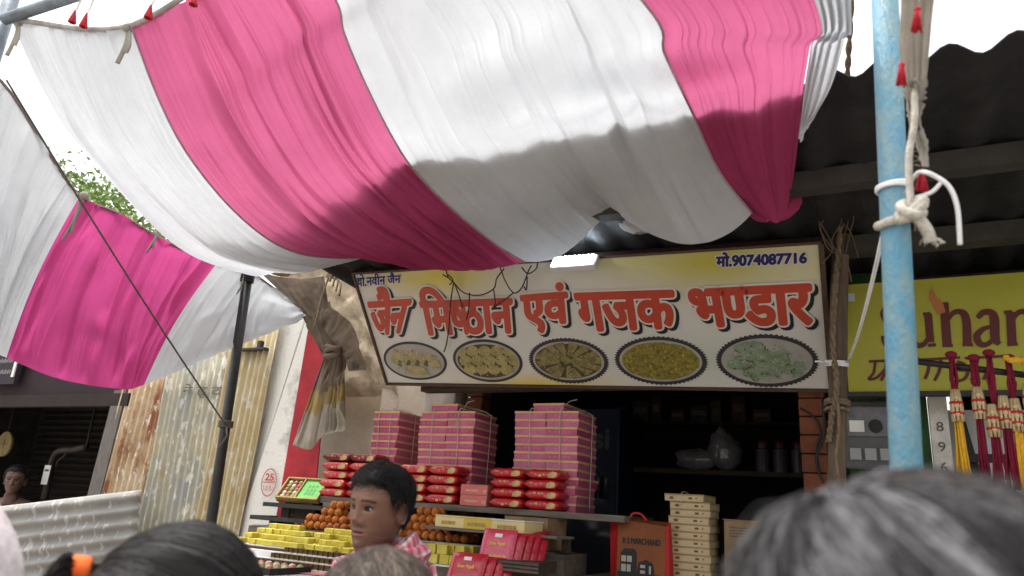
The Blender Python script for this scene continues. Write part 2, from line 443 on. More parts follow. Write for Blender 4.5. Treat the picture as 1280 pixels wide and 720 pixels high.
# stamp: ring and numerals
b = MB()
c0 = P(336, 603, .084)
I = Matrix.Translation(c0) @ Matrix.Rotation(YAW, 4, 'Z') @ Matrix.Rotation(R_(90), 4, 'X')
s = MB()
stroke(s, [(.062 * math.cos(a * .2618), .085 * math.sin(a * .2618)) for a in range(25)], .007, 0)
stroke(s, [(-.055, 0), (.055, .004)], .006, .0005)
fat(s, fit(word(['25']), -.035, .035, .012, .055), .002, .001, 6)
for q in range(3): stroke(s, [(-.04 + q * .03, -.02), (-.03 + q * .03, -.05), (-.015 + q * .03, -.025), (-.012 + q * .03, -.055)], .005, .0015 + q * .0002)
s.v = [tuple(I @ Vector(p)) for p in s.v]
rel(s, t).build('painted_mark', M['paint_red'], t)

# ---- corrugated tin wall
t = fac('tin_wall', 'leaning wall of vertical corrugated tin sheets, rusty orange to pale yellow', 'wall', -2.0, .1, 0)
def corr_quad(q, waves, amp, n_rows=2, per=10):
    TL, TR, BR, BL = q; rows = []; N = waves * per
    for i in range(n_rows + 1):
        a = TL.lerp(BL, i / n_rows); c = TR.lerp(BR, i / n_rows)
        rows.append([a.lerp(c, j / N) + EN * (-amp * math.sin(2 * math.pi * j / per) + .02 * nz(j * .05, i * .7)) for j in range(N + 1)])
    m_ = MB(); m_.grid(rows); return m_
for tl, tr, br, bl, v, mt, wv in (((166, 440), (222, 430), (172, 660), (108, 660), .16, 'tin_rust', 8), ((217, 425), (300, 415), (262, 660), (171, 660), .13, 'tin_pale', 11), ((296, 395), (354, 385), (300, 660), (243, 660), .075, 'tin_cream', 8)):
    q = wq(tl, tr, br, bl, v)
    rel(corr_quad(q, wv, .012, 6), t).build('corrugated_sheet', M[mt], t, True, solid=.002)
# brushed Hindi writing
s = MB()
fat(s, fit(word(['ने हू टमी']), 0, .56, 0, .10), .0015, 0, 6)
c0 = P(226, 497, .10)
I = Matrix.Translation(c0) @ Matrix.Rotation(YAW, 4, 'Z') @ Matrix.Rotation(R_(90), 4, 'X') @ Matrix.Rotation(R_(-1), 4, 'Z')
s.v = [tuple(I @ Vector(p)) for p in s.v]
rel(s, t).build('painted_words', M['paint_dark'], t)

# ---- mud plastered wall behind
t = fac('mud_wall', 'rough beige mud plastered wall rising behind the knotted tarpaulin', 'wall', -.6, .5, 0)
b = MB()
q = [P(352, 318, .5), P(455, 345, .5), P(500, 480, .5), P(330, 480, .5)]
q[2].z = q[3].z = 2.25
rows = []
for i in range(25):
    a = q[0].lerp(q[3], i / 24); c = q[1].lerp(q[2], i / 24)
    rows.append([a.lerp(c, j / 30) + EN * (.05 * nz(j * .35, i * .35) + .02 * nz(j * 1.1, i * 1.1)) + Vector((0, 0, (.03 * nz(j * .4, 3.3) if i == 0 else 0))) for j in range(31)])
b.grid(rows); b.grid([[p + EN * .15 for p in rows[0]], rows[0]])
rel(b, t).build('wall_face', M['mud'], t, True)
b = MB(); b.box((-.75, .13, 0), (.16, .3, 2.3)); b.build('lower_wall', M['cream'], t)

# ---- dark stall at far left
t = fac('dark_stall', 'dark open stall at the far left behind the corrugated barrier', 'shop', -3.6, .2, 0)
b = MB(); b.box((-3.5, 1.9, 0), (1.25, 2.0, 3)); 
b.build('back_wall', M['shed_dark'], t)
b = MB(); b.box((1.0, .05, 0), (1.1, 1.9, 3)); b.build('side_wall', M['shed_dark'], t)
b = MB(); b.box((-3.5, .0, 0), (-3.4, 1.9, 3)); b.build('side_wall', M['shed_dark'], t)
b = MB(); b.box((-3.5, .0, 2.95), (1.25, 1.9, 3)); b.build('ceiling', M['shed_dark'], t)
b = MB(); b.box((-3.5, -.05, 2.14), (1.02, .02, 2.24)); b.build('lintel_beam', mat('brown lintel', (.028, .017, .014), .8, .4, 6), t)
b = MB(); b.box((-3.5, -.02, 2.24), (1.1, .05, 2.95)); b.build('fascia_board', mat('dark maroon board', (.028, .014, .018), .8, .4, 6), t)
b = MB(); slab(b, wq((143, 488), (158, 486), (126, 615), (110, 615), .15), .05); rel(b, t).build('door_post', M['frame_wood'], t)
# shutter ribs at the back
b = MB()
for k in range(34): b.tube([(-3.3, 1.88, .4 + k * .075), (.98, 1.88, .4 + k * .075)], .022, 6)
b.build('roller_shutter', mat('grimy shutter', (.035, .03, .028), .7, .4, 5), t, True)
# scrawled signboard
sb = fac('shop_signboard', 'small dark board with faint white writing over the dark stall opening', 'sign', -4.2, .12, 2.33)
b = MB(); b.box((-.35, -.02, 0), (.12, .02, .42)); b.build('board', mat('dark violet board', (.03, .02, .03), .7, .3, 6), sb)
s = MB(); I = Matrix.Translation((0, -.023, 0)) @ Matrix.Rotation(R_(90), 4, 'X')
for k in range(3):
    x = -.3
    for q in range(7):
        stroke(s, [(x, .09 + k * .1), (x + .015, .13 + k * .1), (x + .03, .09 + k * .1), (x + .045, .12 + k * .1)], .008, .0005 * (q + 1)); x += .05
s.v = [tuple(I @ Vector(p)) for p in s.v]; s.build('writing', mat('faded white paint', (.38, .37, .38), .8), sb)
s = MB(); s.box((.07, -.03, .06), (.105, -.021, .33)); s.build('paper_slip', M['paper'], sb)

# ---- neighbour shop at right
t = fac('neighbour_shop', 'green walled neighbouring shop front under the yellow green signboard', 'shop', 2.8, .15, 0)
b = MB(); uA = uvz(P(1163, 550, .15))[0] - 2.8
b.box((-.30, 0, 0), (uA, .08, 2.75)); b.build('green_wall', M['green_wall'], t)
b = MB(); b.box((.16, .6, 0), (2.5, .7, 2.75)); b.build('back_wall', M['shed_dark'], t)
b = MB(); b.box((uA + .004, -.04, 0), (uA + .074, .05, 2.15)); b.build('white_post', M['col_white'], t)
I = Matrix.Translation((uA + .039, -.042, 0)) @ Matrix.Rotation(R_(90), 4, 'X')
for k, d in enumerate('47698'):
    s = MB(); fat(s, fit(word([d]), -.013, .013, 1.66 + k * .085, 1.70 + k * .085), .0005, .0005, 5)
    s.v = [tuple(I @ Vector(p)) for p in s.v]; s.build('painted_digit', M['paint_dark'], t)
b = MB(); b.box((uA + .08, .16, .9), (2.0, .18, 2.12)); b.build('white_panel', mat('white display panel', (.72, .73, .74), .5, .12, 3), t)
b = MB(); b.box((uA + .12, .02, 1.88), (2.0, .05, 1.915)); b.build('dark_rail', M['black'], t)
b = MB(); b.box((uA + .12, -.02, 1.60), (2.0, .02, 1.64)); b.build('counter_edge', M['plank'], t)
b = MB(); b.hexa([(uA + .10, .06, 2.15), (uA + .13, .06, 2.15), (uA + .13, .11, 2.15), (uA + .10, .11, 2.15)][::-1], [(uA + .22, .06, 1.3), (uA + .26, .06, 1.3), (uA + .26, .11, 1.3), (uA + .22, .11, 1.3)][::-1]); b.build('slanted_bar', M['black'], t)
b = MB(); b.box((.30, .5, .0), (2.3, .56, 2.7)); b.build('inner_wall', M['shed_dark'], t)

# ---- corrugated roof over both shops
t = fac('corrugated_roof', 'long sooty corrugated cement roof jutting out over the shop fronts', 'roof', 2.0, -.5, 2.8)
b = MB(); PER = .165; AMP = .017; n = int(8.6 / PER * 8)
zr = lambda v: 2.905 - (v + 1.385) * .085
rows = []
for i in range(9):
    v = -1.385 + i * (3.9 / 8)
    rows.append([F(-.22 + j * PER / 8, v + ((.012 * nz(j // 60 * 3.7) - .014 * math.cos(2 * math.pi * j / 8)) if i == 0 else 0), zr(v) + AMP * math.cos(2 * math.pi * j / 8) + .03 * nz(j * .012, v * .4) * min(1, i)) for j in range(n + 1)])  # front edge also waved in plan, shaped to scallop its shadow on the cloth
b.grid(rows); rel(b, t).build('roof_sheet', M['asbestos'], t, True, solid=.007)
for v, r in ((-.85, .035), (-.25, .045), (.28, .05)):
    b = MB(); z = zr(v) - AMP - .045
    b.box((.35, -r, -.04), (6.2, r, .035)); b.v = [tuple(F(0.2 + p[0] - .2, v + p[1], z + p[2])) for p in b.v]
    rel(b, t).build('purlin_beam', M['beam'], t)
# pole at the roof's left end
b = MB(); b.tube([P(368, 318, .35), P(452, 346, -.1)], .035, 8); tag(b.build('roof_pole', M['dark_wood'], smooth=True), 'dark pole end sticking out from under the roof above the mud wall', 'pole')
b = MB()
c = P(352, 330, .3); b.ball((0, 0, 0), .11, 14, 10, sq=(1.1, .9, .85))
b.v = [tuple(Vector(p) * (1 + .18 * nz(p[0] * 14, p[1] * 14, p[2] * 14))) for p in b.v]
o = b.build('jute_sack', mat('yellow brown sack', (.34, .24, .08), .95, .55, 14, bump=.8), smooth=True); o.location = c
tag(o, 'small yellow brown sack bundle on top of the mud wall', 'sack')

# ================================================================== TENT CANOPY
def col_from(top, pix):                 # top: list of (u,v,z); pix: list of (px,py,v) or ('u',px,py,u)
    out = [F(*a) for a in top]
    for p in pix:
        out.append(PU(p[1], p[2], p[3]) if p[0] == 'u' else P(*p))
    return out
CT = {}
def PR(px, py, gap, dv=0):                            # point where the sight line meets the plane 'gap' under the roof
    d = ray(px, py).normalized(); o = EYE - FO
    v0, dvv = o.dot(EN), d.dot(EN)                    # z = 2.905 - (v + 1.385) * .085 - gap
    t = (2.905 - (v0 + 1.385) * .085 - gap - EYE.z) / (d.z + dvv * .085)
    return (px, py, v0 + dvv * t + dv)
CT[0] = col_from([], [('u', 15, 27, -.45), ('u', 40, 85, -.45), ('u', 75, 150, -.45), ('u', 110, 195, -.45), ('u', 150, 240, -.45), ('u', 200, 290, -.46), ('u', 240, 315, -.48), ('u', 290, 332, -.5), ('u', 322, 338, -.52)])
CT[1] = col_from([], [('u', 165, 34, .28), ('u', 195, 115, .28), ('u', 230, 185, .29), ('u', 280, 250, .3), ('u', 330, 295, .31), ('u', 372, 316, .32), ('u', 415, 322, .33), (455, 322, -.62)])
CT[2] = col_from([(.98, -2.15, 3.42)], [('u', 420, 0, 1.0), ('u', 430, 40, 1.0), ('u', 455, 100, 1.02), ('u', 490, 170, 1.06), PR(520, 215, .045), ('u', 570, 265, 1.10), ('u', 620, 305, 1.15), (656, 327, -.66)])
CT[3] = col_from([(1.7, -2.2, 3.48)], [(803, 0, -1.86), (830, 65, -1.70), PR(855, 118, .03, -.15), PR(868, 145, .042), PR(900, 212, .08), PR(940, 260, .13)])
CT[4] = col_from([(2.36, -2.2, 3.42)], [(1018, 0, -1.86), (1012, 60, -1.64), PR(1004, 112, .042), PR(999, 165, .07), PR(992, 220, .09), PR(985, 255, .11)])
# scallop between seam 2 and 3: an extra column that is tied up short at the roof
TIE = col_from([(1.34, -2.18, 3.46)], [(612, 0, -1.92), (640, 70, -1.75), PR(675, 140, .03, -.12), PR(690, 163, .042), PR(722, 215, .075), PR(768, 264, .07)])
NT = 72
KEYS = [(0, CT[0]), (1, CT[1]), (2, CT[2]), (2.52, TIE), (3, CT[3]), (4, CT[4])]
KR = [(s, resample(c, NT)) for s, c in KEYS]
def canopy(s, t_i):
    for k in range(len(KR) - 1):
        if s <= KR[k + 1][0] + 1e-9: break
    s0, a = KR[k]; s1, c = KR[k + 1]; x = (s - s0) / (s1 - s0)
    p0, p1, p2, p3 = KR[max(k - 1, 0)][1][t_i], a[t_i], c[t_i], KR[min(k + 2, len(KR) - 1)][1][t_i]
    m1 = (p2 - p0) * .5; m2 = (p3 - p1) * .5
    if k == 0: m1 = p2 - p1
    if k == len(KR) - 2: m2 = p2 - p1
    h = x * x * (3 - 2 * x)
    cub = p1 * (2 * x ** 3 - 3 * x * x + 1) + m1 * (x ** 3 - 2 * x * x + x) + p2 * (-2 * x ** 3 + 3 * x * x) + m2 * (x ** 3 - x * x)
    p = p1.lerp(p2, x) * .15 + cub * .85
    t = t_i / (NT - 1)
    # cloth bellies down between its ties near the far edge
    sag = 0
    if 2 <= s <= 2.52: sag = .05 * math.sin(math.pi * (s - 2) / .52) * t ** 3
    if 2.52 < s <= 3.0: sag = .16 * math.sin(math.pi * min(1, (s - 2.52) / .50)) * t ** 6
    if 1 < s < 2: sag = .05 * math.sin(math.pi * (s - 1)) * t ** 3
    if 3 < s < 4: sag = .07 * math.sin(math.pi * (s - 3)) * t ** 4
    if 0 < s < 1: sag = .05 * math.sin(math.pi * s) * t ** 2
    return p - Vector((0, 0, sag))
tent = fac('tent_canopy', 'big sagging tent canopy in broad pink and white stripes over the shop front', 'canopy', .9, -1.5, 2.9)
def pleated(base, s0, s1, waves, amp, over, seed, per=10, sharp=1.0, gather=None):
    N = int(waves * per); S = [lerp(s0, s1, j / N) for j in range(N + 1)]
    ph = []; a = seed * 10.0
    for j in range(N + 1):
        ph.append(a); a += 2 * math.pi / per * (1 + .55 * nz(j * .06, seed * 3.1))
    rows = []; 
    nt_ = NT
    B = [[base(x, i) for x in S] for i in range(nt_)]
    for i in range(nt_):
        t = i / (nt_ - 1); row = []
        for j in range(N + 1):
            p = B[i][j]
            ds = (B[i][min(j + 1, N)] - B[i][max(j - 1, 0)]); dt = (B[min(i + 1, nt_ - 1)][j] - B[max(i - 1, 0)][j])
            ds.normalize()
            nn = ds.cross(dt)
            if nn.length > 1e-9: nn.normalize()
            f = ph[j] + .9 * nz(j * .02, t * 2.2, seed) * 2
            am = amp * (.55 + .9 * abs(nz(j * .11, t * 1.4, seed + 5))) * (.7 + .5 * math.sin(math.pi * t))
            if gather: am *= gather(t)
            e = min(1, min(j, N - j) / (per * .5))
            c = math.cos(f); c = math.copysign(abs(c) ** sharp, c)
            row.append(p + (nn * am * c + ds * over * math.sin(2 * f + .6) * .5 + ds * over * .6 * math.sin(f)) * e + nn * .012 * nz(j * .03, t * 4, seed + 9))
        rows.append(row)
    return rows
PAN = [(0, 'white_panel', 'white_cloth', 95, .0075, .014), (1, 'pink_panel', 'pink_cloth', 120, .0085, .013), (2, 'white_panel', 'white_cloth', 46, .0065, .018), (3, 'pink_panel', 'pink_cloth', 30, .005, .026)]
for k, nm, mt, nf, am, wd in PAN:
    b = MB(); b.grid(wrinkled(canopy, k, k + 1, 41 + k, 300, nf, am, wd, fine=(70, 50, 45, 30)[k])); rel(b, tent).build(nm, M[mt], tent, True)
SEAM = mat('dull seam tape', (.42, .27, .31), .9, .3, 30)
for k in (1, 2, 3):
    b = MB(); b.tube([canopy(k, i) - Vector((0, 0, .002)) for i in range(NT)], .0042, 6); rel(b, tent).build('seam', SEAM, tent, True)
# narrow white end strip that hangs in front of the roof edge
C5a = resample(col_from([(2.4, -2.2, 3.40)], [(1018, 0, -1.88), (1013, 60, -1.66), (1006, 120, -1.50), (1000, 178, -1.44)]), NT)
C5b = resample(col_from([(2.68, -2.2, 3.36)], [(1066, 0, -1.92), (1055, 50, -1.74), (1036, 110, -1.60), (1012, 150, -1.50)]), NT)
b = MB(); b.grid(pleated(lambda s, i: C5a[i].lerp(C5b[i], s), 0, 1, 5, .012, .008, 6)); rel(b, tent).build('white_panel', M['white_cloth'], tent, True)
# gathered tail of the pink stripe and the two puffs where the cloth is knotted to the roof
def puff(mb, c, rx, rz, seed, lobes=7):
    rows = []
    for i in range(12):
        a = math.pi * (i + .2) / 12.4
        rows.append([c + E1 * (rx * math.sin(a) * math.cos(q) * (1 + .16 * math.cos(lobes * q + seed))) + EN * (.6 * rx * math.sin(a) * math.sin(q)) + Vector((0, 0, rz * math.cos(a) * (1 + .1 * nz(q * 3, a * 3, seed)))) for q in [2 * math.pi * j / 40 for j in range(40)]])
    mb.grid(rows, 0, True)
b = MB(); puff(b, P(966, 262, -.72), .09, .05, 1); puff(b, P(985, 252, -.74), .05, .035, 3); rel(b, tent).build('gathered_knot', M['pink_cloth'], tent, True)
b = MB(); puff(b, P(800, 276, -.62), .085, .06, 2, 9); rel(b, tent).build('gathered_knot', M['white_cloth'], tent, True)
# hem rope with ties
hem = [KR[0][1][0]] + [canopy(s / 10, 0) for s in range(1, 41)]
b = MB(); b.tube([p + Vector((0, 0, .008)) for p in hem], .011, 8)
rel(b, tent).build('hem_rope', M['hem'], tent, True)
def ribbon(mb, pts, w, side, mi=0, twist=0):
    pts = smoothpath(pts, 6); rows = []
    for k, p in enumerate(pts):
        a = twist * k / len(pts)
        d = side * math.cos(a) + Vector((0, 0, 1)).cross(side) * math.sin(a)
        rows.append([p - d * w / 2, p + d * w * .1, p + d * w / 2])
    mb.grid(rows, mi)
for (s, l, k) in ((.06, .16, 0), (.97, .15, 1), (1.9, .14, 2)):
    p = canopy(s, 0); b = MB()
    for q in range(2): ribbon(b, [p + Vector((0, 0, .015)), p + E1 * (.012 + .02 * q) - Vector((0, 0, l * .5)), p + E1 * (-.01 + .035 * q) - Vector((0, 0, l * (1 - .25 * q)))], .016, E1, 0, 1.2)
    b.ball(p, .018, 8, 6)
    rel(b, tent).build('tie_ribbon', M['dirty_cloth'], tent, True, solid=.002)
# white and red tassels hanging above the hem rope
for px, py, l in ((101, 0, .10), (116, 2, .11), (196, -8, .10), (250, -16, .07)):
    p = P(px, py, -2.22); b = MB()
    ribbon(b, [p + Vector((0, 0, .12)), p, p - Vector((.01, 0, l * .6))], .02, E1); q0 = len(b.f)
    for k in range(9):
        a = 2 * math.pi * k / 9; b.tube([p - Vector((.01, 0, l * .5)), p - Vector((.01 + .012 * math.cos(a), .012 * math.sin(a), l * 1.05))], .004, 5, 1)
    b.tube([p + Vector((0, 0, .12)), p + Vector((0, 0, .6))], .004, 5)
    o = b.build('hanging_tassel', [M['white_rope'], M['red_thread']], solid=.0)
    tag(o, {101: 'white ribbon with red tassel, leftmost above the canopy rope near the corner pole', 116: 'second white ribbon with red tassel above the canopy rope from the corner pole', 196: 'white ribbon with red end above the edge of the pink stripe', 250: 'short red tassel at the top edge over the middle of the pink stripe'}[px], 'tassel', 'tassels above the canopy rope')

# ================================================================== SIDE DRAPE (left)
dr = fac('side_drape', 'hanging pink and white side drape tied along a sagging rope at the left', 'drape', -.55, -1.4, 2.5)
DT = [PU(-60, 60, -.62), PU(5, 105, -.58), PU(60, 190, -.56), PU(100, 245, -.55), PU(140, 262, -.55), PU(180, 281, -.55), PU(240, 318, -.55), PU(312, 340, -.55), PU(338, 357, -.56), PU(383, 390, -.57)]
DBt = [PU(-110, 380, -.62), PU(-60, 420, -.6), PU(-20, 436, -.6), PU(8, 447, -.57), PU(75, 474, -.55), PU(150, 486, -.53), PU(180, 481, -.53), PU(262, 447, -.53), PU(332, 418, -.54), PU(388, 394, -.56)]
ST = [0, .35, .7, 1, 1.35, 1.7, 2, 2.35, 2.7, 3]
dt_ = resample; 
def curve_at(pts, xs, x):
    for k in range(len(xs) - 1):
        if x <= xs[k + 1] + 1e-9: break
    f = (x - xs[k]) / (xs[k + 1] - xs[k]); p0, p1, p2, p3 = pts[max(k - 1, 0)], pts[k], pts[k + 1], pts[min(k + 2, len(pts) - 1)]
    return .5 * ((2 * p1) + (p2 - p0) * f + (2 * p0 - 5 * p1 + 4 * p2 - p3) * f * f + (3 * p1 - p0 - 3 * p2 + p3) * f ** 3)
# seam skew: pink|white seam at left runs from (100,245) down to (0,440); white|pink at right from (275,325) to (180,481)
ST_T = [0, .35, .7, 1, 1.35, 1.7, 2, 2.25, 2.6, 3]
def drape(s, i):
    t = i / (NT - 1)
    a = curve_at(DT, ST_T, s); c = curve_at(DBt, ST, s)
    p = a.lerp(c, t)
    return p + E1 * (-.05 * math.sin(math.pi * t)) 
DT[6] = PU(272, 328, -.55); DT[5] = PU(210, 303, -.55); DT[4] = PU(150, 268, -.55)
for k, nm, mt, nf, am, wd in ((0, 'white_panel', 'white_cloth', 60, .012, .022), (1, 'pink_panel', 'magenta_cloth', 60, .012, .022), (2, 'white_panel', 'white_cloth', 40, .010, .03)):
    b = MB(); b.grid(wrinkled(drape, k, k + 1, 61 + k, 240, nf, am, wd, fine=30)); rel(b, dr).build(nm, M[mt], dr, True)
b = MB(); b.tube([drape(s / 12, 0) for s in range(0, 37)], .007, 8); rel(b, dr).build('hem_rope', mat('brown hem', (.22, .16, .15), .9), dr, True)
for px, py, u, l in ((100, 246, -.56, .24), (196, 282, -.56, .17), (303, 342, -.56, .14)):
    p = PU(px, py, u); b = MB()
    sdn = -EN
    for q in range(2): ribbon(b, [p + Vector((0, 0, .02)) + E1 * .03, p + sdn * .02 - Vector((0, 0, l * .5)) + E1 * .04, p + sdn * (.05 - .03 * q) - Vector((0, 0, l * (1 - .2 * q))) + E1 * .04], .022, EN, 0, .8)
    b.ball(p + E1 * .03, .02, 8, 6)
    rel(b, dr).build('tie_ribbon', M['dirty_cloth'], dr, True, solid=.002)

# ================================================================== POLES AND ROPES
def pole(name, label, a, c, r, mt, extra=None, cat='pole'):
    b = MB(); b.tube([a, a.lerp(c, .5), c], r, 20); o = b.build(name, mt, smooth=True)
    return tag(o, label, cat)
def ext(a, c, z): return a + (c - a) * ((z - a.z) / (c.z - a.z))
a, c = PY(1133, 590, 1.45), PY(1106, 0, 1.45)
BP0, BP1 = ext(a, c, 0), ext(a, c, 3.45)
pole('blue_pole', 'thick worn sky blue pole standing in front of the shops at the right', BP0, BP1, .0295, M['blue_pole'])
a, c = PU(8, 60, -.50), PU(2, 80, -.50)
LP1 = PU(6, 24, -.50); LP0 = LP1.copy(); LP0.z = 0
pole('corner_pole', 'grey blue pole at the top left corner holding the canopy rope', LP0, LP1 + Vector((0, 0, .12)), .030, M['steel_pole'])
b = MB(); b.tube([PU(6, 24, -.45), PU(6, 24, -.45) + (P(120, -14, -2.2) - PU(6, 24, -.45)) * 1.6], .024, 14)
tag(b.build('cross_pole', M['steel_pole'], smooth=True), 'grey horizontal pole leaving the top left corner above the rope', 'pole')
a, c = PU(265, 645, -.53), PU(311, 338, -.53)
KP0 = ext(a, c, 0); pole('black_pole', 'thin black iron pole under the canopy edge in front of the tin wall', KP0, c, .027, M['black_pole'])
b = MB()
for k in range(5): b.tube([c + Vector((.033 * math.cos(q), .033 * math.sin(q), -.01 - .014 * k)) for q in [2 * math.pi * j / 12 for j in range(13)]], .007, 6)
tag(b.build('binding_rope', M['black'], smooth=True), 'dark binding wound round the top of the black pole', 'rope')
a, c = P(1046, 600, -.27), P(1051, 215, -.24)
WP0 = ext(a, c, 0)
b = MB(); pth = [WP0.lerp(c, k / 14) + Vector((.008 * nz(k * .6), .008 * nz(k * .6, 4), 0)) for k in range(15)]
b.tube(pth, [.036 + .004 * nz(k * .9, 7) for k in range(15)], 14)
tag(b.build('wooden_post', M['wood_post'], smooth=True), 'rough brown wooden post with rope wound on it at the right end of the signboard', 'post')
# jute rope along the post
pts_ = [P(x, y, v) for x, y, v in ((1066, -30, -.9), (1061, 60, -.75), (1057, 130, -.6), (1054, 220, -.42), (1049, 300, -.34), (1044, 360, -.32), (1041, 430, -.315), (1046, 480, -.335), (1040, 520, -.32), (1036, 552, -.32))]
sp = smoothpath(pts_, 14); b = MB()
for h in range(2):
    b.tube([p + E1 * (.006 * math.cos(k * .9 + h * math.pi)) + Vector((0, 0, .0)) + EN * (.006 * math.sin(k * .9 + h * math.pi)) for k, p in enumerate(sp)], .0075, 6)
for zc, nW in ((505, 2), (512, 1)):
    q = P(1046.5, zc, -.27)
    for w in range(nW): b.tube([q + Vector((.045 * math.cos(x), .045 * math.sin(x), .012 * w + .004 * math.sin(x * 2))) for x in [2 * math.pi * j / 16 for j in range(17)]], .0075, 6)
sp2 = smoothpath([P(x, y, v) for x, y, v in ((1044, 480, -.33), (1049, 530, -.33), (1045, 570, -.33), (1050, 610, -.33))], 10)
b.tube(sp2, .007, 6)
tag(b.build('jute_rope', M['rope'], smooth=True), 'long brown jute rope hanging down and wound on the wooden post', 'rope')
b = MB(); q = P(1046, 457, -.27)
for w in range(3): b.tube([q + Vector((.043 * math.cos(x), .043 * math.sin(x), .008 * w + .006 * math.sin(x))) for x in [2 * math.pi * j / 16 for j in range(17)]], .005, 6)
b.tube([q + Vector((-.043, -.02, 0)), q + Vector((-.09, -.04, .004)), q + Vector((-.11, -.05, 0))], .004, 6)
b.tube([q + Vector((.03, -.035, .01))] + [PY(1106, 283, 1.45).lerp(q + Vector((.03, -.035, .01)), 1 - k / 8) - Vector((0, 0, .03 * math.sin(math.pi * k / 8))) for k in range(1, 9)], .005, 6)
tag(b.build('white_string', M['white_cord'], smooth=True), 'white plastic string running from the wooden post up to the blue pole', 'string')
# guy rope from corner pole down to black pole
a, c = PU(8, 100, -.52), PU(283, 533, -.50)
b = MB(); b.tube([a.lerp(c, k / 20) - Vector((0, 0, .02 * math.sin(math.pi * k / 20))) for k in range(21)], .0045, 6)
for k in range(3): b.tube([KP0.lerp(PU(311, 338, -.53), (c.z) / 2.77) + Vector((.034 * math.cos(x), .034 * math.sin(x), .012 * k)) for x in [2 * math.pi * j / 12 for j in range(13)]], .007, 6)
b.tube([c, c + Vector((.02, -.02, -.05)), c + Vector((-.01, -.03, -.12))], .006, 6)
tag(b.build('guy_rope', mat('dark rope', (.10, .085, .075), .95), smooth=True), 'dark rope slanting across the pink drape from the corner pole to the black pole', 'rope')
# ropes on the blue pole
def around(frac, r, n=18, dz=0, tilt=.0, arc=2 * math.pi, a0=0):
    p = BP0.lerp(BP1, frac); return [p + Vector((r * math.cos(x), r * math.sin(x), dz + tilt * math.sin(x + 1.2))) for x in [a0 + arc * j / n for j in range(n + 1)]]
def frac_at(px, py):
    best = min(range(400), key=lambda k: abs((lambda q: 360 - FPX * (q - EYE).dot(_up) / (q - EYE).dot(_fw))(BP0.lerp(BP1, k / 400)) - py)); return best / 400
f1 = frac_at(1118, 237); f2 = frac_at(1120, 275)
b = MB(); b.tube(around(f1, .033, dz=0), .0045, 6); b.tube(around(f1, .033, dz=.008, tilt=.004), .0045, 6)
kn = PD(1158, 221, 1.52)
b.tube(smoothpath([BP0.lerp(BP1, f1) + Vector((.02, -.03, .003)), PD(1150, 215, 1.54), PD(1172, 222, 1.52), PD(1188, 236, 1.52), PD(1197, 262, 1.52), PD(1200, 306, 1.52)], 8), .004, 6)
b.tube(smoothpath([PD(1145, 247, 1.53), PD(1165, 240, 1.52), PD(1178, 226, 1.52)], 8), .0035, 6)
tag(b.build('plastic_string', M['white_cord'], smooth=True), 'white plastic string looped round the blue pole with a loose end hanging right', 'string')
b = MB(); b.tube(around(f2, .034, dz=-.006, tilt=.012), .010, 8)
kc = PD(1139, 262, 1.50)
for q in range(3): b.tube([kc + Vector((.017 * math.cos(x + q), .014 * math.sin(x), .017 * math.sin(x + q * 1.9))) for x in [2 * math.pi * j / 12 for j in range(13)]], .0095, 8)
b.tube([BP0.lerp(BP1, f2) + Vector((.03, -.018, -.004)), kc], .010, 8)
b.tube(smoothpath([kc, PD(1136, 200, 1.53), PD(1143, 150, 1.56), PD(1143, 100, 1.6)], 8), [.0065] * 25, 8)
b.tube(smoothpath([kc, PD(1150, 275, 1.49), PD(1160, 290, 1.49), PD(1163, 303, 1.49)], 6), [.010] * 19, 8)
for k in range(5): b.tube(smoothpath([PD(1162, 296, 1.49), PD(1164 + k * 4, 300 + (k % 3) * 3, 1.49), PD(1160 + k * 5, 307 - abs(k - 2) * 2, 1.49)], 4), .002, 4)
for k in range(60):
    q = kc.lerp(PD(1163, 303, 1.49), rnd.random()) if k % 2 else kc + (PD(1143, 100, 1.6) - kc) * rnd.random(); d = Vector((rnd.gauss(0, 1), rnd.gauss(0, 1), rnd.gauss(0, 1))).normalized() * .016
    b.tube([q, q + d * .6, q + d + Vector((0, 0, -.004))], .0006, 3)
tag(b.build('cotton_rope', M['white_rope'], smooth=True), 'knotted off white cotton rope tied round the blue pole with a frayed end', 'rope')
# torn dirty cloth strip with red tassels
tc_ = empty('torn_cloth_strip', 'torn dirty white cloth strip with red tassels hanging beside the blue pole', 'cloth', PD(1150, 150, 1.58))
L_ = resample([PD(1122, -60, 1.62), PD(1126, 0, 1.6), PD(1124, 60, 1.59), PD(1132, 120, 1.58), PD(1138, 150, 1.57), PD(1146, 178, 1.57), PD(1155, 208, 1.56)], NT)
R__ = resample([PD(1180, -60, 1.62), PD(1168, 0, 1.6), PD(1162, 60, 1.59), PD(1156, 120, 1.58), PD(1150, 150, 1.57), PD(1158, 178, 1.57), PD(1159, 208, 1.56)], NT)
b = MB(); b.grid(pleated(lambda s, i: L_[i].lerp(R__[i], s + (.25 * nz(i * .8, s * 3) if i > 40 else 0)), 0, 1, 4, .008, .005, 21)); rel(b, tc_).build('cloth', M['dirty_cloth'], tc_, True)
for px, py, l in ((1147, 8, 34), (1127, 78, 30), (1152, 212, 28)):
    b = MB()
    for k in range(16):
        a = rnd.uniform(-1, 1); b.tube([PD(px, py, 1.545), PD(px + a * 5, py + l * .5, 1.54 + rnd.uniform(-.01, .01)), PD(px + a * 8, py + l * rnd.uniform(.85, 1), 1.54)], .0022, 4)
    b.ball(PD(px, py + 4, 1.545), .006, 8, 6)
    rel(b, tc_).build('tassel', M['red_thread'], tc_, True)
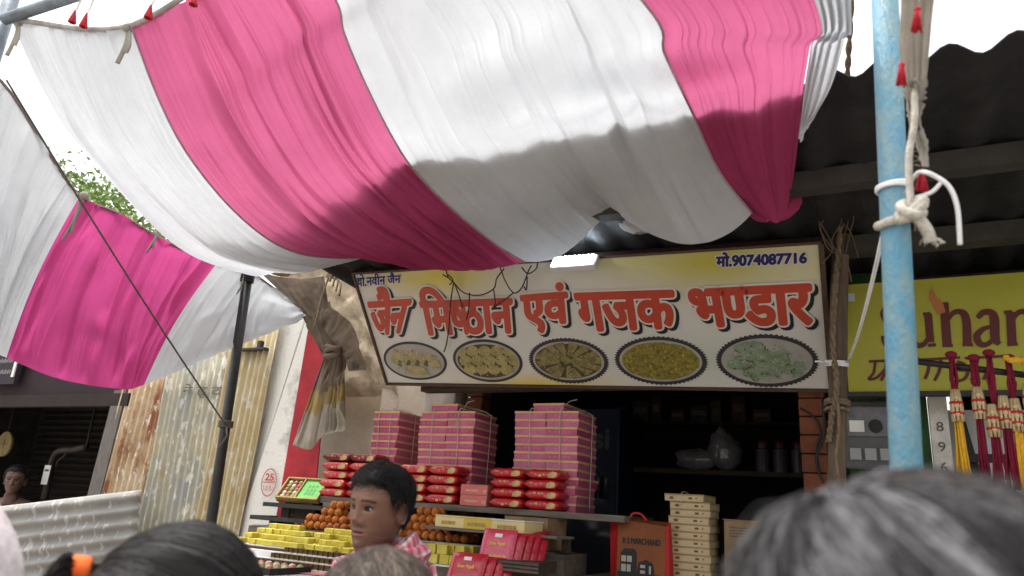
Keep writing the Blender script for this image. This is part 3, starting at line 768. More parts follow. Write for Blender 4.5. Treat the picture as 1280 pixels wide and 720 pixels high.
# wire bundle
b = MB(); c0 = P(1030, 222, -.45)
for k in range(16):
    a = 2 * math.pi * k / 16 + rnd.uniform(-.2, .2); l = rnd.uniform(.07, .15)
    d = E1 * math.cos(a) + Vector((0, 0, 1)) * math.sin(a) + EN * rnd.uniform(-.4, .4)
    sd2 = E1 * -math.sin(a) + Vector((0, 0, math.cos(a)))
    b.tube(smoothpath([c0, c0 + d * l * .6 + sd2 * .02, c0 + d * l, c0 + d * l * .8 - sd2 * .03, c0], 5), .0025, 5)
for k in range(7):
    pp = [c0]
    for q in range(5): pp.append(pp[-1] + Vector((rnd.uniform(-.05, .06), rnd.uniform(-.02, .02), rnd.uniform(-.12, -.02))))
    b.tube(smoothpath(pp, 5), .0025, 5)
tag(b.build('wire_bundle', mat('brown wire', (.13, .085, .05), .6), smooth=True), 'tangled bundle of thin brown wire beside the top of the wooden post', 'wire')

# ================================================================== KNOTTED TARPAULIN
tp = fac('knotted_tarpaulin', 'dusty brown tarpaulin twisted into a knot with a yellow stained tail', 'tarpaulin', -.4, 0, 2.4)
def fan(tops, bots, waves, amp, seed, mt, name='tarp_swath', v0=0):
    A = resample(tops, 41); B = resample(bots, 41)
    def base(s, i):
        t = i / (NT - 1); x = s * 40; j = min(39, int(x)); 
        return A[j].lerp(A[j + 1], x - j).lerp(B[j].lerp(B[j + 1], x - j), t)
    b = MB(); rows = wrinkled(base, 0, 1, seed, 90, waves * 6, amp * (.75 if name == 'stained_tail' else .4), .04, fine=20)
    if name == 'stained_tail':
        cut1 = [int(30 + 6 * nz(j * .08, 4) + 4 * nz(j * .3, 9)) for j in range(91)]; ids = [[b.vert(p) for p in r] for r in rows]
        for i in range(71):
            for j in range(90):
                w_ = i - cut1[j]; b.face((ids[i][j], ids[i][j + 1], ids[i + 1][j + 1], ids[i + 1][j]), 0 if w_ < 0 else (1 if w_ < 16 else 2))
        rel(b, tp).build(name, [M['tarp'], M['tarp_stain'], M['tarp_pale']], tp, True, solid=.003); return
    b.grid(rows); rel(b, tp).build(name, mt, tp, True, solid=.003)
kx = lambda dx, dy, v=-.12: P(417 + dx, 443 + dy, v)
fan([P(322, 338, -.35), P(345, 345, -.3), P(375, 348, -.25), P(405, 345, -.2)], [P(380, 392, -.2), P(390, 398, -.19), P(402, 392, -.18), P(410, 380, -.17)], 7, .012, 31, M['tarp'])
fan([P(378, 396, -.2), P(392, 392, -.19), P(405, 382, -.18), P(412, 376, -.17)], [kx(-12, 4), kx(-4, 8), kx(4, 6), kx(10, -4)], 6, .014, 32, M['tarp'])
fan([P(404, 378, -.17), P(425, 392, -.15), P(444, 412, -.13), P(458, 462, -.1)], [P(398, 402, -.2), kx(6, -6), kx(14, 4), P(436, 464, -.12)], 6, .014, 33, M['tarp'])
fan([kx(-10, -2), kx(-3, 2), kx(5, 2), kx(13, 0)], [P(366, 556, -.16), P(388, 562, -.14), P(404, 545, -.13), P(432, 538, -.1)], 5, .022, 34, M['tarp_stain'], 'stained_tail')
b = MB()
for q in range(3): b.tube([kx(0, 0) + E1 * (.05 * math.cos(x)) + EN * (.05 * math.sin(x)) + Vector((0, 0, .02 * math.sin(x + q * 2) + .012 * q)) for x in [2 * math.pi * j / 14 for j in range(15)]], .016, 8)
rel(b, tp).build('knot', M['tarp'], tp, True)
b = MB()
for k in range(4): b.tube(smoothpath([P(408, 346, -.2), P(416 + k * 3, 336 + k * 5, -.22), P(412 + k * 4, 352 + k * 6, -.23)], 5), .007, 6)
b.tube(smoothpath([P(411, 346, -.2), P(402, 372, -.21), P(395, 402, -.22), P(391, 410, -.22)], 6), .006, 6)
tag(b.build('tie_string', M['rope'], smooth=True), 'frayed string knot tying the tarpaulin to the dark roof pole', 'string')

# ================================================================== TREE behind the drape
tr = empty('leafy_tree', 'pale green leafy tree standing beyond the pink drape', 'tree', (-7.6, 12.5, .55))
b = MB()
b.tube([(0, 0, 0), (.1, 0, 2), (-.05, .1, 3.6), (.1, 0, 5)], [.2, .16, .12, .05], 10)
for k in range(9):
    a = k * 2.4; b.tube([(0, 0, 2.8 + k * .2), (.7 * math.cos(a), .7 * math.sin(a), 3.8 + k * .22), (1.5 * math.cos(a), 1.4 * math.sin(a), 4.5 + k * .2)], [.07, .045, .012], 6)
b.build('trunk', mat('bark', (.12, .09, .06), .9, .4, 10), tr, True)
b = MB(); rr = random.Random(3)
cl = [(rr.gauss(0, 1.0), rr.gauss(0, .9), rr.uniform(3.2, 6.6), rr.uniform(.35, .75)) for _ in range(46)]
for cx_, cy_, cz_, r_ in cl:
    g_ = rr.uniform(.7, 1.35)
    for q in range(170):
        d = Vector((rr.gauss(0, 1), rr.gauss(0, 1), rr.gauss(0, .8))); d = d.normalized() * r_ * rr.random() ** .4
        p = Vector((cx_, cy_, cz_)) + d; s_ = rr.uniform(.035, .075)
        x = Vector((rr.gauss(0, 1), rr.gauss(0, 1), rr.gauss(0, 1))).normalized(); y = x.cross(Vector((rr.gauss(0, 1), rr.gauss(0, 1), rr.gauss(0, 1)))).normalized()
        b.col = (.17 * g_, .25 * g_, .06 * g_)
        b.poly([p - x * s_, p + y * s_ * .45, p + x * s_, p - y * s_ * .45])
b.build('crown', vcol_mat('leaves', .6), tr)

# ================================================================== MAIN SIGNBOARD
SBL = Vector((-0.706, 4.392, 2.246)); 
_sx = Vector((2.177 + 2.180, -1.099 - 1.093, -.061 - .069)).normalized()
_su = Vector((-.30336, -.57053, .7632)); _su = (_su - _sx * _su.dot(_sx)).normalized()
_sn = _sx.cross(_su)                                  # out of the face, to the street
SW, SH = 2.44, .705
SM = Matrix((_sx, _su, _sn)).transposed().to_4x4(); SM.translation = SBL
sign = link('shop_sign', None); sign.matrix_world = SM
tag(sign, 'long forward leaning shop signboard with red Hindi lettering and five dish pictures', 'sign')
def SP(px, py, off=0):                                # pixel -> local coordinates on the sign plane (offset off)
    d = ray(px, py); o = SBL + _sn * off
    q = EYE + d * ((o - EYE).dot(_sn) / d.dot(_sn)) - SBL
    return q.dot(_sx), q.dot(_su), q.dot(_sn)
# printed board with yellow, green and white areas
bands = [(.55, .66, .34, .10, (.60, .50, .05), 1), (.2, .70, .22, .06, (.55, .47, .12), .6), (2.0, .66, .38, .15, (.50, .44, .06), 1), (1.6, .7, .2, .08, (.50, .46, .12), .7), (1.0, -.02, .36, .07, (.66, .50, .03), 1), (1.75, .16, .30, .12, (.40, .50, .36), .6), (.5, .25, .25, .12, (.45, .52, .45), .5), (1.15, .4, .3, .2, (.55, .60, .50), .4), (2.4, .62, .15, .15, (.60, .56, .28), .6)]
b = MB(); NX, NY = 98, 30; rows = []; cs = []
for j in range(NY + 1):
    r_ = []; c_ = []
    for i in range(NX + 1):
        x, y = SW * i / NX, SH * j / NY; c = Vector((.55, .54, .50))
        for bx, by, rx, ry, cc, w in bands:
            k = w * math.exp(-((x - bx) / rx) ** 2 - ((y - by) / ry) ** 2); c = c.lerp(Vector(cc) * .9, min(1, k))
        r_.append((x, y, 0)); c_.append(tuple(c))
    rows.append(r_); cs.append(c_)
b.grid(rows, cols=cs); b.build('printed_board', vcol_mat('printed flex', .42, .45, .5, 4), sign)
b = MB(); b.box((0, 0, -.05), (SW, SH, -.006)); b.build('backing', M['dark_wood'], sign)
b = MB(); e = .014
b.box((-e, -e, -.05), (SW + e, -.001, .012)); b.box((-e, SH + .001, -.05), (SW + e, SH + e, .012)); b.box((-e, 0, -.05), (-.001, SH, .012)); b.box((SW + .001, 0, -.05), (SW + e * 1.6, SH, .012))
b.build('frame', mat('brown frame', (.085, .05, .035), .7, .3, 10), sign)
RED = mat('sign red', (.43, .05, .022), .45, .12, 6, spec=.4); OUTL = mat('sign white outline', (.60, .56, .50), .45); BLK = mat('sign black shadow', (.012, .012, .018), .45); BLU = mat('sign navy blue', (.012, .016, .10), .45)
def warp(vf, quad):                                   # unit square words -> four sign points tl tr br bl
    V, Fc = vf; tl, tr_, br, bl = [Vector(SP(*q)[:2]) for q in quad]
    return [tuple(bl.lerp(br, x).lerp(tl.lerp(tr_, x), y)) for x, y in V], Fc
WORDS = [(['जैन'], [(456, 357), (522, 353), (502, 417), (470, 421)]),
         (['िम', ('ष', .74), 'ठान'], [(520, 357), (640, 352), (645, 417), (533, 420)]),
         (['एवं'], [(650, 355), (708, 350), (714, 415), (656, 418)]),
         (['गजक'], [(717, 365), (843, 361), (848, 410), (726, 415)]),
         (['भ', ('ण', .72), 'डार'], [(858, 360), (1015, 352), (1019, 406), (868, 410)])]
mr, mo, mk = MB(), MB(), MB()
for pcs, q in WORDS:
    w = warp(fit(word(pcs, .06), 0.02, .98, 0.05, .95), q)
    k_ = .92 if len(pcs[0]) == 3 and pcs[0][0] == 'ज' else 1
    fat(mk, w, .0225 * k_, .0030, 16, .012, -.014); fat(mo, w, .0205 * k_, .0055, 16); fat(mr, w, .0105 * k_, .0085, 16)
mk.build('letter_shadow', BLK, sign); mo.build('letter_outline', OUTL, sign); mr.build('red_letters', RED, sign)
# the dot of the anusvara sits high over the third word
ph, po = MB(), MB()
w = warp(fit(word(['मो', '.9074087716'], -.03), 0, 1, 0, 1), [(896, 316), (1008, 312), (1008, 328), (896, 333)])
fat(ph, w, .0035, .004, 10); fat(po, w, .0085, .002, 10, .0, 0)
po.build('number_outline', OUTL, sign); ph.build('phone_number', BLU, sign); ph, po = MB(), MB()
w = warp(fit(word(['पो.नवीन जैन']), 0, 1, 0, 1), [(446, 343), (501, 340), (501, 353), (447, 358)])
fat(ph, w, .0022, .004, 8); fat(po, w, .006, .002, 8)
x, y, _ = SP(451, 353); stroke(ph, [(x, y + .018), (x - .016, y + .004)], .01, .0045)
po.build('name_outline', OUTL, sign); ph.build('owner_name', BLU, sign)
# dishes
RIM = mat('print dark rim', (.035, .03, .035), .45); PLATE = mat('print plate', (.36, .345, .31), .45, .2, 9); GAP = mat('print dark gaps', (.085, .07, .03), .5, .5, 30)
FOODS = [mat('print cream burfi', (.40, .34, .17), .5, .4, 25), mat('print yellow rolls', (.38, .33, .13), .5, .4, 18), mat('print olive chikki', (.27, .23, .085), .5, .5, 30), mat('print crumble', (.30, .23, .04), .5, col2=(.09, .09, .02), scale=55), mat('print pale green burfi', (.24, .31, .20), .5, .4, 30)]
CRL = [mat('print light crumb %d' % i, c, .5) for i, c in enumerate(((.50, .45, .28), (.48, .42, .20), (.36, .32, .15), (.42, .34, .09), (.34, .42, .29)))]
CRD = [mat('print dark crumb %d' % i, c, .5) for i, c in enumerate(((.26, .22, .10), (.24, .20, .07), (.13, .11, .04), (.13, .09, .02), (.13, .19, .11)))]
GREEN_PR = mat('print dark green', (.08, .11, .035), .5)
rr = random.Random(5)
for k, (cx, cy, wx, wy) in enumerate([(518.5, 451, 39, 23), (609, 451, 43, 26), (710, 451, 48, 27), (825, 451, 56, 29), (957.5, 451, 62, 32)]):
    x0, y0, _ = SP(cx, cy); a = (Vector(SP(cx + wx, cy + wx * .0)[:2]) - Vector(SP(cx - wx, cy)[:2])).length / 2; h = (Vector(SP(cx, cy - wy)[:2]) - Vector(SP(cx, cy + wy)[:2])).length / 2
    d = MB(); N = 120
    def el(sx, sy, n=N, z=0, jag=0): return [(x0 + sx * (1 + (jag if i % 2 else 0)) * math.cos(2 * math.pi * i / n), y0 + sy * (1 + (jag if i % 2 else 0)) * math.sin(2 * math.pi * i / n)) for i in range(n)]
    d.poly([(p[0], p[1], .002) for p in el(a, h, jag=.05 if k > 1 else .0)], 0)
    d.poly([(p[0], p[1], .003) for p in el(a * .92, h * .88)], 1)
    d.poly([(p[0], p[1], .0038) for p in el(a * .86, h * .78)], 3 if k in (1, 2) else 1)
    def piece(pts, z, mi=2):
        c = []
        for p in pts:
            X, Y = p[0] * .93, p[1] * .93; r_ = math.hypot(X, Y); k_ = min(1, .87 / r_) if r_ else 1
            c.append((x0 + a * X * k_, y0 + h * Y * k_, z))
        d.poly(c, mi)
    z = .0045
    if k == 0:
        for i in range(5): piece([(-.85 + i * .3, .0), (-.6 + i * .3, .75 - .1 * i), (-.38 + i * .3, .65 - .1 * i), (-.55 + i * .3, -.25)], z + i * .0003); piece([(-.62 + i * .3, -.2), (-.5 + i * .3, .1), (-.42 + i * .3, .0), (-.5 + i * .3, -.35)], z + .002 + i * .0002, 4)
        piece([(-.35, -.2), (.3, -.3), (.4, -.78), (-.45, -.7)], z + .004); piece([(.55, .1), (.85, .05), (.85, -.4), (.5, -.35)], z + .004)
    elif k == 1:
        for j in range(3):
            for i in range(5):
                cx2, cy2 = -.75 + i * .38 + j * .08, .5 - j * .45
                piece([(cx2 + .19 * math.cos(q) - .06 * math.sin(q), cy2 + .24 * math.sin(q) + .12 * math.cos(q)) for q in [i2 * math.pi / 6 for i2 in range(12)]], z + (i + j * 5) * .0002)
    elif k == 2:
        for i in range(16):
            q = i * .42 + rr.uniform(-.1, .1); r0, r1 = rr.uniform(.2, .35), rr.uniform(.8, .98)
            piece([(r0 * math.cos(q - .2), r0 * math.sin(q - .2)), (r1 * math.cos(q - .16), r1 * math.sin(q - .16)), (r1 * math.cos(q + .16), r1 * math.sin(q + .16)), (r0 * math.cos(q + .2), r0 * math.sin(q + .2))], z + i * .0002)
        for i in range(5): piece([(-.6 + i * .28 + .15 * math.cos(q2), .2 - i * .06 + .2 * math.sin(q2)) for q2 in [i3 * .7 for i3 in range(9)]], z + .004 + i * .0002)
    elif k == 3:
        piece([((.93 + .05 * nz(i * .9)) * math.cos(2 * math.pi * i / 40) * (1 if math.cos(2 * math.pi * i / 40) > -.3 or True else 1), (.86 + .1 * nz(i * .7, 3)) * math.sin(2 * math.pi * i / 40)) for i in range(40)], z)
    else:
        for i in range(26):
            cx2, cy2 = rr.uniform(-.75, .75), rr.uniform(-.65, .7); an = rr.uniform(0, 3.1); s1, s2 = rr.uniform(.2, .32), rr.uniform(.2, .3)
            piece([(cx2 + s1 * math.cos(an + q) * .8, cy2 + s2 * math.sin(an + q)) for q in (.6, 2.4, 3.7, 5.6)], z + i * .0002)
            piece([(cx2 + s1 * math.cos(an + q) * .85 + .01, cy2 + s2 * math.sin(an + q) - .05) for q in (2.4, 3.1, 3.7)], z + i * .0002 + .0001, 4)
    for i in range(150):
        q = rr.uniform(0, 6.283); r_ = .84 * rr.random() ** .5; X, Y = r_ * math.cos(q), r_ * .9 * math.sin(q); s_ = rr.uniform(.008, .026)
        if k == 0 and (abs(Y) > .62 or X < -.7): continue
        piece([(X + s_ * math.cos(w2_ + q), Y + 1.6 * s_ * math.sin(w2_ + q)) for w2_ in (0, 1.7, 3.0, 4.6)], .0105 + i * .00001, rr.choice((5, 6, 5, 3)))
    o = d.build('dish_picture', [RIM, PLATE, FOODS[k], GAP, GREEN_PR, CRL[k], CRD[k]], sign)
    o['label'] = ['oval picture of cream burfi slices', 'oval picture of yellow rolls', 'oval picture of wedge shaped pieces', 'oval picture of golden crumble', 'oval picture of pale green burfi'][k]
b = MB()
for x in (.15, 1.2, 2.3): b.box((x, .1, -.3), (x + .03, .13, -.05)); b.box((x, .6, -.25), (x + .03, .63, -.05))
b.build('bracket', M['beam'], sign)

# lit flood lamp
lp = fac('flood_lamp', 'lit white rectangular flood lamp glowing above the signboard', 'lamp', 0, 0, 0)
c0 = P(717, 326, -.50); lp.location = c0; lp.rotation_euler = (R_(-38), 0, R_(-24))
b = MB(); b.box((-.115, 0, -.045), (.115, .035, .045)); b.build('housing', mat('lamp housing', (.5, .5, .5), .4), lp, bevel=.006)
b = MB(); b.box((-.106, -.004, -.037), (.106, -.001, .037)); lpp = b.build('light_panel', mat('lit panel', (.8, .9, 1), .4, emit=(.72, .88, 1), es=2.6), lp)
b = MB()
for i in range(9):
    for j in range(4): b.ball((-.092 + i * .023, -.006, -.027 + j * .018), .0072, 8, 5)
b.build('diodes', mat('lit diode', (1, 1, 1), .4, emit=(.85, .95, 1), es=14), lpp)
b = MB(); b.tube([(-.10, .02, 0), (-.10, .05, .07), (0, .06, .09), (.10, .05, .07), (.10, .02, 0)], .006, 6); b.tube([(0, .06, .09), (0, .07, .2)], .007, 6); b.build('bracket', M['beam'], lp, True)
ll = bpy.data.lights.new('lamp_light', 'AREA'); ll.energy = 2.2; ll.size = .2; ll.size_y = .07; ll.shape = 'RECTANGLE'; ll.color = (.8, .92, 1)
lo = link('lamp_light', ll, lp); lo.location = (0, -.012, 0); lo.rotation_euler = (R_(90), 0, 0)

# loose wires in front of the sign
WM = mat('dusty black wire', (.03, .026, .024), .7)
def wires(label, polys, r=.0045):
    b = MB()
    for pl in polys:
        b.tube(smoothpath([SM @ Vector(SP(x, y, o_)) for x, y, o_ in pl], 8), r * .8, 6)
    tag(b.build('loose_wire', WM, smooth=True), label, 'wire')
wires('dusty loose wire hanging over the second word of the signboard with frayed ends', [[(557, 334, .07), (560, 346, .06), (567, 353, .05), (580, 366, .05), (600, 369, .05), (617, 361, .05), (621, 348, .06), (630, 336, .07)], [(567, 353, .05), (563, 380, .04), (561, 410, .035), (558, 430, .03), (555, 440, .03)], [(568, 354, .05), (574, 370, .04), (578, 384, .04)], [(587, 366, .05), (586, 385, .04), (583, 400, .035)], [(560, 347, .05), (553, 343, .05)], [(560, 343, .05), (566, 350, .055), (562, 356, .05)]])
wires('dusty wire loops between the lamp and the second word of the signboard', [[(625, 334, .07), (632, 352, .05), (642, 366, .05), (652, 360, .05), (660, 340, .06), (664, 332, .07)], [(642, 366, .05), (625, 379, .04), (616, 384, .04)], [(652, 334, .07), (660, 342, .06), (670, 336, .07), (672, 328, .08)], [(617, 362, .05), (619, 378, .04), (616, 386, .04), (622, 381, .04)], [(655, 358, .05), (658, 362, .05), (659, 346, .06)]])

# ================================================================== SECOND SIGN (yellow green)
c0 = P(1061, 490, -.06); c1 = P(1059, 356, -.06)
s2 = fac('neighbour_sign', 'yellow green signboard with maroon Suhan lettering over the neighbouring shop', 'sign', *uvz(c0)); HT = c1.z - c0.z
def S2(px, py):
    p = P(px, py, -.06) - c0; return p.dot(E1), p.z
YG = mat('yellow green board', (.38, .37, .035), .5, .15, 2.5, spec=.4)
b = MB(); b.box((0, 0, 0), (1.9, .03, HT)); b.build('board', YG, s2)
b = MB(); b.box((-.01, -.012, -.02), (1.9, .03, -.001)); b.build('frame', M['beam'], s2)
MAR = mat('maroon lettering', (.10, .018, .014), .5)
I2 = Matrix.Translation((0, -.002, 0)) @ Matrix.Rotation(R_(90), 4, 'X')
def on2(mb, name, mt): mb.v = [tuple(I2 @ Vector(p)) for p in mb.v]; return mb.build(name, mt, s2)
s = MB(); q = S2
zz = [0.0005]
def st(pts, w, taper=None, sm=True):
    p3 = [Vector((*q(*p), 0)) for p in pts]
    pp = smoothpath(p3, 6) if sm and len(p3) > 2 else p3
    tp_ = None
    if taper: tp_ = [lerp(taper[int(min(len(taper) - 2, i * (len(taper) - 1) / (len(pp) - 1)))], taper[int(min(len(taper) - 2, i * (len(taper) - 1) / (len(pp) - 1))) + 1], (i * (len(taper) - 1) / (len(pp) - 1)) % 1 if i < len(pp) - 1 else 1) for i in range(len(pp))]
    zz[0] += .00012; stroke(s, pp, w, zz[0], 0, tp_)
K = .0037   # metres per pixel there
st([(1127, 396), (1122, 386), (1112, 383), (1105, 392), (1112, 404), (1124, 414), (1127, 425), (1118, 434), (1107, 430), (1103, 420)], 8 * K, [.3, .8, .9, 1, 1.2, 1.2, 1, .9, .7, .4])          # S
st([(1160, 392), (1163, 428)], 8 * K); st([(1137, 392), (1138, 418), (1145, 431), (1155, 430), (1163, 418)], 7 * K, [1.1, 1.1, 1, .8, .5]); st([(1154, 393), (1163, 392)], 4 * K); st([(1160, 432), (1170, 431)], 4 * K)
st([(1180, 378), (1184, 432)], 9 * K); st([(1184, 402), (1192, 391), (1203, 391), (1208, 402), (1209, 431)], 7 * K, [.4, .8, 1.1, 1.2, 1.2]); st([(1178, 432), (1191, 432)], 4 * K); st([(1203, 431), (1216, 431)], 4 * K)
st([(1222, 398), (1229, 391), (1239, 391), (1243, 400), (1244, 424), (1250, 430)], 7.5 * K, [.6, .9, 1, 1.2, 1.2, .6]); st([(1243, 408), (1230, 411), (1221, 420), (1225, 430), (1235, 430), (1244, 420)], 6.5 * K, [.5, .8, 1.1, 1.1, .8, .5])
st([(1263, 390), (1265, 430)], 8.5 * K); st([(1265, 402), (1273, 391), (1285, 391), (1290, 402), (1291, 430)], 7 * K, [.4, .8, 1.1, 1.2, 1.2]); st([(1255, 391), (1265, 390)], 4 * K); st([(1259, 431), (1272, 430)], 4 * K)
on2(s, 'maroon_letters', MAR)
s = MB(); st([(1177, 392), (1172, 380), (1166, 372), (1165, 360)], 8 * K, [1, 1.3, .9, .1]); on2(s, 'flame_mark', mat('orange brown print', (.42, .15, .05), .5))
s = MB(); zz[0] = .0005
for pts_, w in [([(1086, 452), (1150, 449)], 3.2), ([(1094, 453), (1092, 466), (1086, 474), (1096, 472), (1106, 462)], 3.2), ([(1108, 452), (1106, 466), (1101, 476)], 3.4), ([(1140, 451), (1137, 465), (1131, 476)], 3.2), ([(1150, 450), (1200, 447)], 3), ([(1162, 451), (1160, 464), (1156, 474)], 3.4), ([(1176, 450), (1174, 464), (1168, 476)], 3.2),
                ([(1196, 452), (1206, 456), (1196, 462), (1209, 464), (1205, 474), (1190, 478)], 3.2), ([(1209, 464), (1218, 462), (1222, 452)], 3), ([(1222, 449), (1219, 464), (1214, 476)], 3.4), ([(1238, 448), (1235, 462), (1229, 475)], 3.2), ([(1206, 448), (1262, 445)], 3)]:
    st(pts_, w * K)
on2(s, 'script_letters', MAR)
s = MB(); x, y = q(1063, 372); s.box((x - .018, y - .018, .0005), (x + .018, y + .018, .002)); on2(s, 'small_mark', mat('pale blue print', (.45, .55, .6), .5))

# electric meter
mt_ = fac('electric_meter', 'grey electric meter box with a black dial on the green wall', 'meter', *uvz(P(1088, 545, .12)))
b = MB(); b.box((-.105, -.05, -.15), (.105, .03, .15)); b.build('case', mat('meter grey', (.10, .10, .105), .4, .3, 9), mt_, bevel=.012)
b = MB(); b.box((-.09, -.062, -.01), (.09, -.05, .125)); mcov = b.build('clear_cover', mat('smoky cover', (.17, .17, .18), .15, .3, 15), mt_, bevel=.006)
b = MB(); b.tube([(.025, -.085, .035), (.025, -.06, .035)], .028, 16); b.tube([(.025, -.09, .035), (.025, -.085, .035)], .016, 12); b.build('dial', M['black'], mcov)
b = MB(); b.box((-.08, -.0665, .01), (-.02, -.0625, .06)); b.build('name_plate', M['paper'], mcov)
b = MB()
for k in range(3): b.box((-.085 + k * .06, -.06, -.11), (-.04 + k * .06, -.05, -.06))
b.build('terminal_cover', mat('terminal grey', (.30, .30, .30), .5), mt_)
b = MB()
for k in range(4): b.tube(smoothpath([(-.06 + k * .035, -.03, .15), (-.055 + k * .03, -.05, .22 + .02 * k), (-.04 + k * .03, -.03, .3)], 5), .004, 5)
for k in range(3): b.tube(smoothpath([(-.03 + k * .03, -.02, -.15), (-.035 + k * .03, -.05, -.2), (-.08 + k * .05, -.03, -.3)], 5), .004, 5)
b.build('cables', M['black'], mt_, True)
# cable loop by the brick pillar
b = MB(); b.tube(smoothpath([P(x, y, .08) for x, y in ((1000, 510), (1018, 522), (1026, 540), (1021, 562), (1024, 590))], 6), .006, 6); b.tube(smoothpath([P(x, y, .06) for x, y in ((1028, 500), (1030, 540), (1020, 575), (1030, 605))], 6), .006, 6)
tag(b.build('cable', M['black'], smooth=True), 'black cable curling down beside the right brick pillar', 'cable')

# rakhi threads on a rod
rod_a, rod_b = P(1147, 452, -.45), P(1300, 471, -.45)
b = MB(); b.tube([rod_a, rod_b], .012, 8); tag(b.build('hanging_rod', M['black_pole'], smooth=True), 'dark rod carrying the thread tassels in front of the yellow green sign', 'rod')
GOLD = mat('pale gold beads', (.62, .48, .26), .4, .3, 40); MARO = mat('maroon thread', (.20, .008, .03), .9, .3, 60); YEL = mat('yellow thread', (.75, .42, .03), .9, .25, 60)
RK = [(1189, 448, 608, 508, 'y', 'thread tassel with short maroon strands and a long yellow tail, leftmost on the rod'), (1217, 452, 602, 505, 'm', 'all maroon thread tassel with one bead cluster, second from the left on the rod'), (1236, 446, 615, 527, 'mm', 'double maroon thread tassel with two bead clusters in the middle of the rod'), (1261, 452, 618, 520, 'my', 'maroon and yellow thread tassel with a yellow bow at its top'), (1281, 455, 600, 500, 'ym', 'yellow topped thread tassel cut by the right edge of the photo')]
for px, py, pb, pm, kd, lab in RK:
    p0 = P(px, py, -.47); t = empty('thread_tassel', lab, 'tassel', p0, YAW, 'thread tassels hanging on the rod')
    L = p0.z - P(px, pb, -.47).z; mz = -(p0.z - P(px, pm, -.47).z); rr = random.Random(px)
    tm = YEL if kd == 'ym' else MARO
    b = MB()
    for k in range(10): b.tube([(rr.uniform(-.008, .008), rr.uniform(-.008, .008), .015), (rr.uniform(-.014, .014), rr.uniform(-.01, .01), -.08), (rr.uniform(-.008, .008), rr.uniform(-.008, .008), mz + .06)], .0045, 5)
    b.ball((0, -.012, .012), .017, 8, 6, sq=(1.2, .8, .8)); b.build('loop_strands', tm, t, True)
    if kd == 'my':
        b = MB(); b.ball((.015, -.02, .0), .018, 8, 6, sq=(1.4, .5, .7)); b.ball((-.008, -.02, .01), .012, 8, 6); b.build('bow', YEL, t, True)
    for q, dx in enumerate((0,) if kd != 'mm' else (-.012, .026)):
        b = MB(); dz = 0 if q == 0 else .03
        for k in range(8):
            a = 2 * math.pi * k / 8; b.tube([(dx + .010 * math.cos(a), .01 * math.sin(a), mz + .06 + dz), (dx + .017 * math.cos(a), .017 * math.sin(a), mz + .0 + dz), (dx + .016 * math.cos(a), .016 * math.sin(a), mz - .055 + dz)], .005, 5)
        for k in range(3): b.ball((dx, -.014, mz + .03 - .03 * k + dz), .010, 8, 5)
        bc = b.build('bead_cluster', GOLD, t, True)
        for zq in (.012, -.025): b = MB(); b.tube([(dx + .019 * math.cos(a), .019 * math.sin(a), mz + zq + dz) for a in [2 * math.pi * k / 12 for k in range(13)]], .005, 5); b.build('red_band', M['red_thread'], bc, True)
        b = MB()
        l2 = L if q == 0 else L * .98
        for k in range(16):
            x, y = rr.uniform(-.014, .014), rr.uniform(-.012, .012); b.tube([(dx + x * .8, y, mz - .045 + dz), (dx + x, y, (mz - l2) / 2), (dx + x * 1.3 + rr.uniform(-.006, .006), y, -l2 * rr.uniform(.93, 1))], .0034, 4)
        b.build('tail_strands', YEL if kd in ('y', ) or (kd == 'my') else MARO, t, True)
    if kd in ('my', 'ym'):
        b = MB()
        for k in range(10): x = -.028 + rr.uniform(-.01, .01); b.tube([(x * .5, 0, mz - .04), (x, .0, (mz - L * .75) / 2), (x, 0, -L * rr.uniform(.7, .78))], .0035, 4)
        b.build('tail_strands', MARO, t, True)

# ================================================================== STALL AND GOODS
ct = fac('display_counter', 'stepped wooden sweet counter in front of the shop covered in trays', 'counter', 0, 0, 0)
WOODC = mat('old counter wood', (.13, .10, .075), .85, .5, 6, bump=.3, stretch=(1, 6, 6)); STEEL = mat('dull steel tray', (.30, .30, .30), .35, .4, 8, metal=.8); WSHEET = mat('white plastic sheet', (.70, .68, .66), .5, .15, 4)
ZT = 1.372; ZM = 1.288; ZL = 1.205
b = MB(); b.box((-.80, -.14, 0), (1.25, .16, ZT)); b.build('top_step', WOODC, ct)
b = MB(); b.box((-.80, -.46, 0), (1.0, -.141, ZM)); b.build('middle_step', WOODC, ct)
b = MB(); b.box((-.80, -.95, 0), (.9, -.461, ZL)); b.build('lower_step', WOODC, ct)
b = MB(); b.box((-.78, -.455, ZM), (.95, -.15, ZM + .006)); b.build('tray_sheet', WSHEET, ct)
b = MB(); b.box((-.78, -.94, ZL), (.88, -.465, ZL + .006)); b.build('tray_sheet', WSHEET, ct)
b = MB(); b.box((-.78, -.135, ZT), (1.2, .1, ZT + .006)); b.build('tray_sheet', STEEL, ct)
# upper shelf plank with the boxes
ZS = 1.568
sh = fac('shelf_plank', 'long grey wooden shelf plank holding the pink box stacks', 'shelf', -.58, .03, ZS)
b = MB(); b.box((-.08, -.03, -.032), (2.08, .46, 0)); b.build('board', M['plank'], sh, bevel=.004)
for u in (.02, .62, 1.15, 1.95):
    b = MB(); b.box((u, .30, -ZS), (u + .05, .36, -.033)); b.build('support_post', M['dark_wood'], sh)
